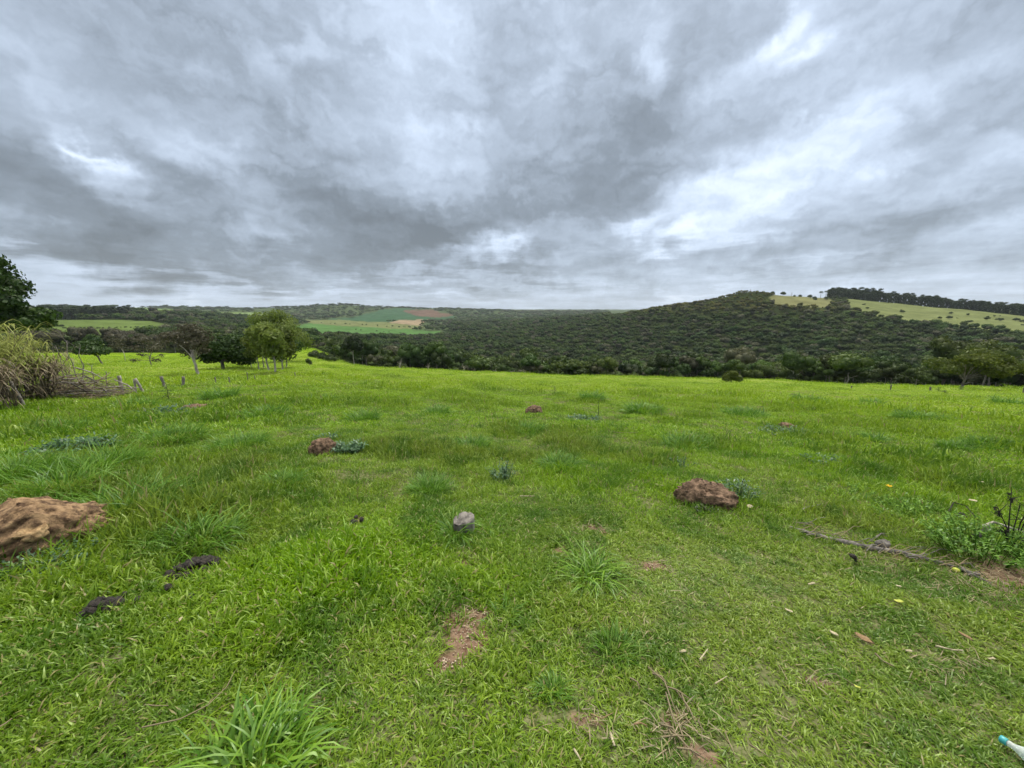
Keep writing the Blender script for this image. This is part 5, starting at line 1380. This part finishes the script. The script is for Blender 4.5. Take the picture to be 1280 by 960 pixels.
# ------------------------------------------------------------------ cane and brush at the left
def cane(label, X, Yb, hpx, wpx, n, seed, leaves=True, green=1.0):
    p = at(X, Yb, 8); m = mpp(p); q = random.Random(seed); H, R = hpx * m, wpx * m / 2
    o = thing('cane_clump', label, 'cane', p, 0, 'tall cane at the left edge')
    sm, lm, dm = MB(), MB(), MB()
    for s in range(n):
        th, rr = q.uniform(0, 6.28), R * math.sqrt(q.random()) * .7; b = Vector((math.cos(th) * rr, math.sin(th) * rr * .7, -.05))
        lean = Vector((q.gauss(0, .18), q.gauss(0, .15), 0)) * H; h_ = H * q.uniform(.65, 1.0); e = b + lean + Vector((0, 0, h_)); mid = b.lerp(e, .5) - lean * .15
        tube(sm, [b, mid, e], [.016, .013, .006], 5, q.random(), False)
        for i in range(19):
            u = q.uniform(.1, .62) if i > 12 else q.uniform(.60, 1.0); c = b.lerp(e, u); a = q.uniform(0, 6.28)
            L_ = q.uniform(.5, 1.0) if u > .6 else q.uniform(.3, .7); up = q.uniform(.3, 1.4) if u > .6 else q.uniform(-.4, 1.2)
            gz_ = 1.0 if u > .6 else .35
            tgt = lm if (u > .60 and leaves) else dm
            d = Vector((math.cos(a), math.sin(a), up)).normalized(); sd3 = Vector((-math.sin(a), math.cos(a), 0)) * q.uniform(.007, .015)
            pts = [c, c + d * L_ * .35, c + d * L_ * .62 - Vector((0, 0, .10 * L_ * gz_)), c + d * L_ * .85 - Vector((0, 0, .34 * L_ * gz_)), c + d * L_ - Vector((0, 0, .62 * L_ * gz_))]
            V = []
            for k_, pt in enumerate(pts): w = (.6, 1, .85, .55, .05)[k_]; V += [tuple(pt - sd3 * w), tuple(pt + sd3 * w)]
            tgt.add(V, [(2 * k_, 2 * k_ + 1, 2 * k_ + 3, 2 * k_ + 2) for k_ in range(4)], q.random())
    obj('stem', sm.mesh('stem', DRYCANE), o)
    if lm.n: obj('leaf_tuft', lm.mesh('leaf_tuft', CANE), o)
    obj('dry_leaf', dm.mesh('dry_leaf', DRYCANE), o)
cane('yellow green leafy cane clump, outermost at the left edge', -12, 508, 104, 46, 34, 1)
cane('tall leafy cane clump second from the left edge', 14, 505, 98, 40, 32, 2)
cane('leafy cane clump rising before the big dark tree', 42, 502, 84, 32, 24, 3)
cane('dry leafless cane clump left of the brush pile', 62, 500, 58, 30, 22, 4, leaves=False)
cane('dry cane clump at the back of the brush pile', 78, 496, 44, 30, 14, 5, leaves=False)
cane('low cane clump at the left edge below the leafy ones', 4, 512, 60, 50, 22, 6, leaves=False)
for j, (X, Yb, h, lean, lab) in enumerate([(101, 492, 66, -3, 'tall bare dead stalk rising from the middle of the brush pile'), (106, 492, 60, 7, 'forked dead stalk right of the tallest one'), (81, 494, 62, 2, 'dead stalk at the left of the brush pile'), (92, 494, 44, -4, 'short dead stalk in the brush pile'),
                                           (118, 490, 34, 4, 'thin short dead stalk at the right of the brush pile'), (70, 495, 52, -5, 'dead stalk leaning left by the dry cane'), (133, 488, 24, 5, 'lowest thin dead stalk at the right end of the brush pile')]):
    p = at(X, Yb, 8); m = mpp(p); tm = MB(); limbs(tm, (0, 0, -.1), (lean * m, 0, h * m), .026, 5, h * m * .16, h * m * .28, 700 + j, 5, 2, first=.3)
    o = thing('dead_stalk', lab, 'dead stalk', p, 0, 'dead stalks in the brush pile'); obj('stem', tm.mesh('stem', DEADWOOD, True), o)
p0 = at(100, 497, 8); m = mpp(p0); q = random.Random(4)
o = thing('brush_pile', 'long heap of cut dry sticks and branches along the old fence', 'brush pile', p0)
for j in range(95):
    mb = MB(); cx_ = q.uniform(-46, 36) * m; L_ = q.uniform(.5, 1.7); hgt = 30 * m * math.exp(-((cx_ / m + 8) / 34) ** 2); z = q.uniform(.02, 1) * hgt
    a = q.gauss(0, .5) + (0 if q.random() < .6 else 1.2); up = q.uniform(-.55, .15) if cx_ > 0 else q.uniform(-.3, .4)
    d = Vector((math.cos(a), math.sin(a) * .6, up)).normalized() * L_ / 2; c = Vector((cx_, q.uniform(-.7, .9), z + .05))
    r = q.choice((.008, .012, .018, .028)); e1_, e2_ = c - d, c + d
    g = Vector((q.uniform(-.06, .06), q.uniform(-.06, .06), q.uniform(-.05, .08)))
    for e_ in (e1_, e2_): e_.z = max(e_.z, float(terrain(p0.x + e_.x, p0.y + e_.y)) - p0.z + .0)
    tube(mb, [e1_, c + g, e2_], [r, r * .85, r * .45], 5); obj('stick', mb.mesh('stick', (DRYCANE, DEADWOOD, BARK, PALEBARK)[j % 4]), o)
mb = MB()
for j in range(2600):
    cx_ = q.uniform(-52, 40) * m; hgt = 27 * m * math.exp(-((cx_ / m + 8) / 34) ** 2); c = np.array([cx_, q.uniform(-.7, .9), q.uniform(0, 1) * hgt]); c[2] = max(c[2], float(terrain(p0.x + c[0], p0.y + c[1])) - p0.z)
    a = q.uniform(0, 6.28); L_ = q.uniform(.15, .45); d = np.array([math.cos(a), math.sin(a), q.uniform(-.3, .6)]) * L_; s = np.array([-math.sin(a), math.cos(a), .3]) * .008
    mb.add([c - s, c + s, c + d], [(0, 1, 2)], q.random())
obj('thatch', mb.mesh('thatch', DRYCANE), o)['kind'] = 'stuff'

# ------------------------------------------------------------------ haze: the air itself
hz_m, n_, out_ = mat('haze_air')
vol = n_.new('ShaderNodeVolumePrincipled'); vol.inputs['Color'].default_value = (0.80, 0.90, 1.0, 1); vol.inputs['Density'].default_value = 0.00007; vol.inputs['Anisotropy'].default_value = 0.2
n_.l.new(vol.outputs[0], out_.inputs['Volume'])
HB = 9600.0; zlo, zhi = -420.0, 190.0
v = [(-HB, -HB, zlo), (HB, -HB, zlo), (HB, HB, zlo), (-HB, HB, zlo), (-HB, -HB, zhi), (HB, -HB, zhi), (HB, HB, zhi), (-HB, HB, zhi)]
mb = MB(); mb.add(v, [(0, 3, 2, 1), (4, 5, 6, 7), (0, 1, 5, 4), (1, 2, 6, 5), (2, 3, 7, 6), (3, 0, 4, 7)])
haze = obj('haze', mb.mesh('haze', hz_m)); tag(haze, 'thin pale blue haze over the far hills', 'haze', kind='stuff')
print('terrain z range', float(gz.min()), float(gz.max()))
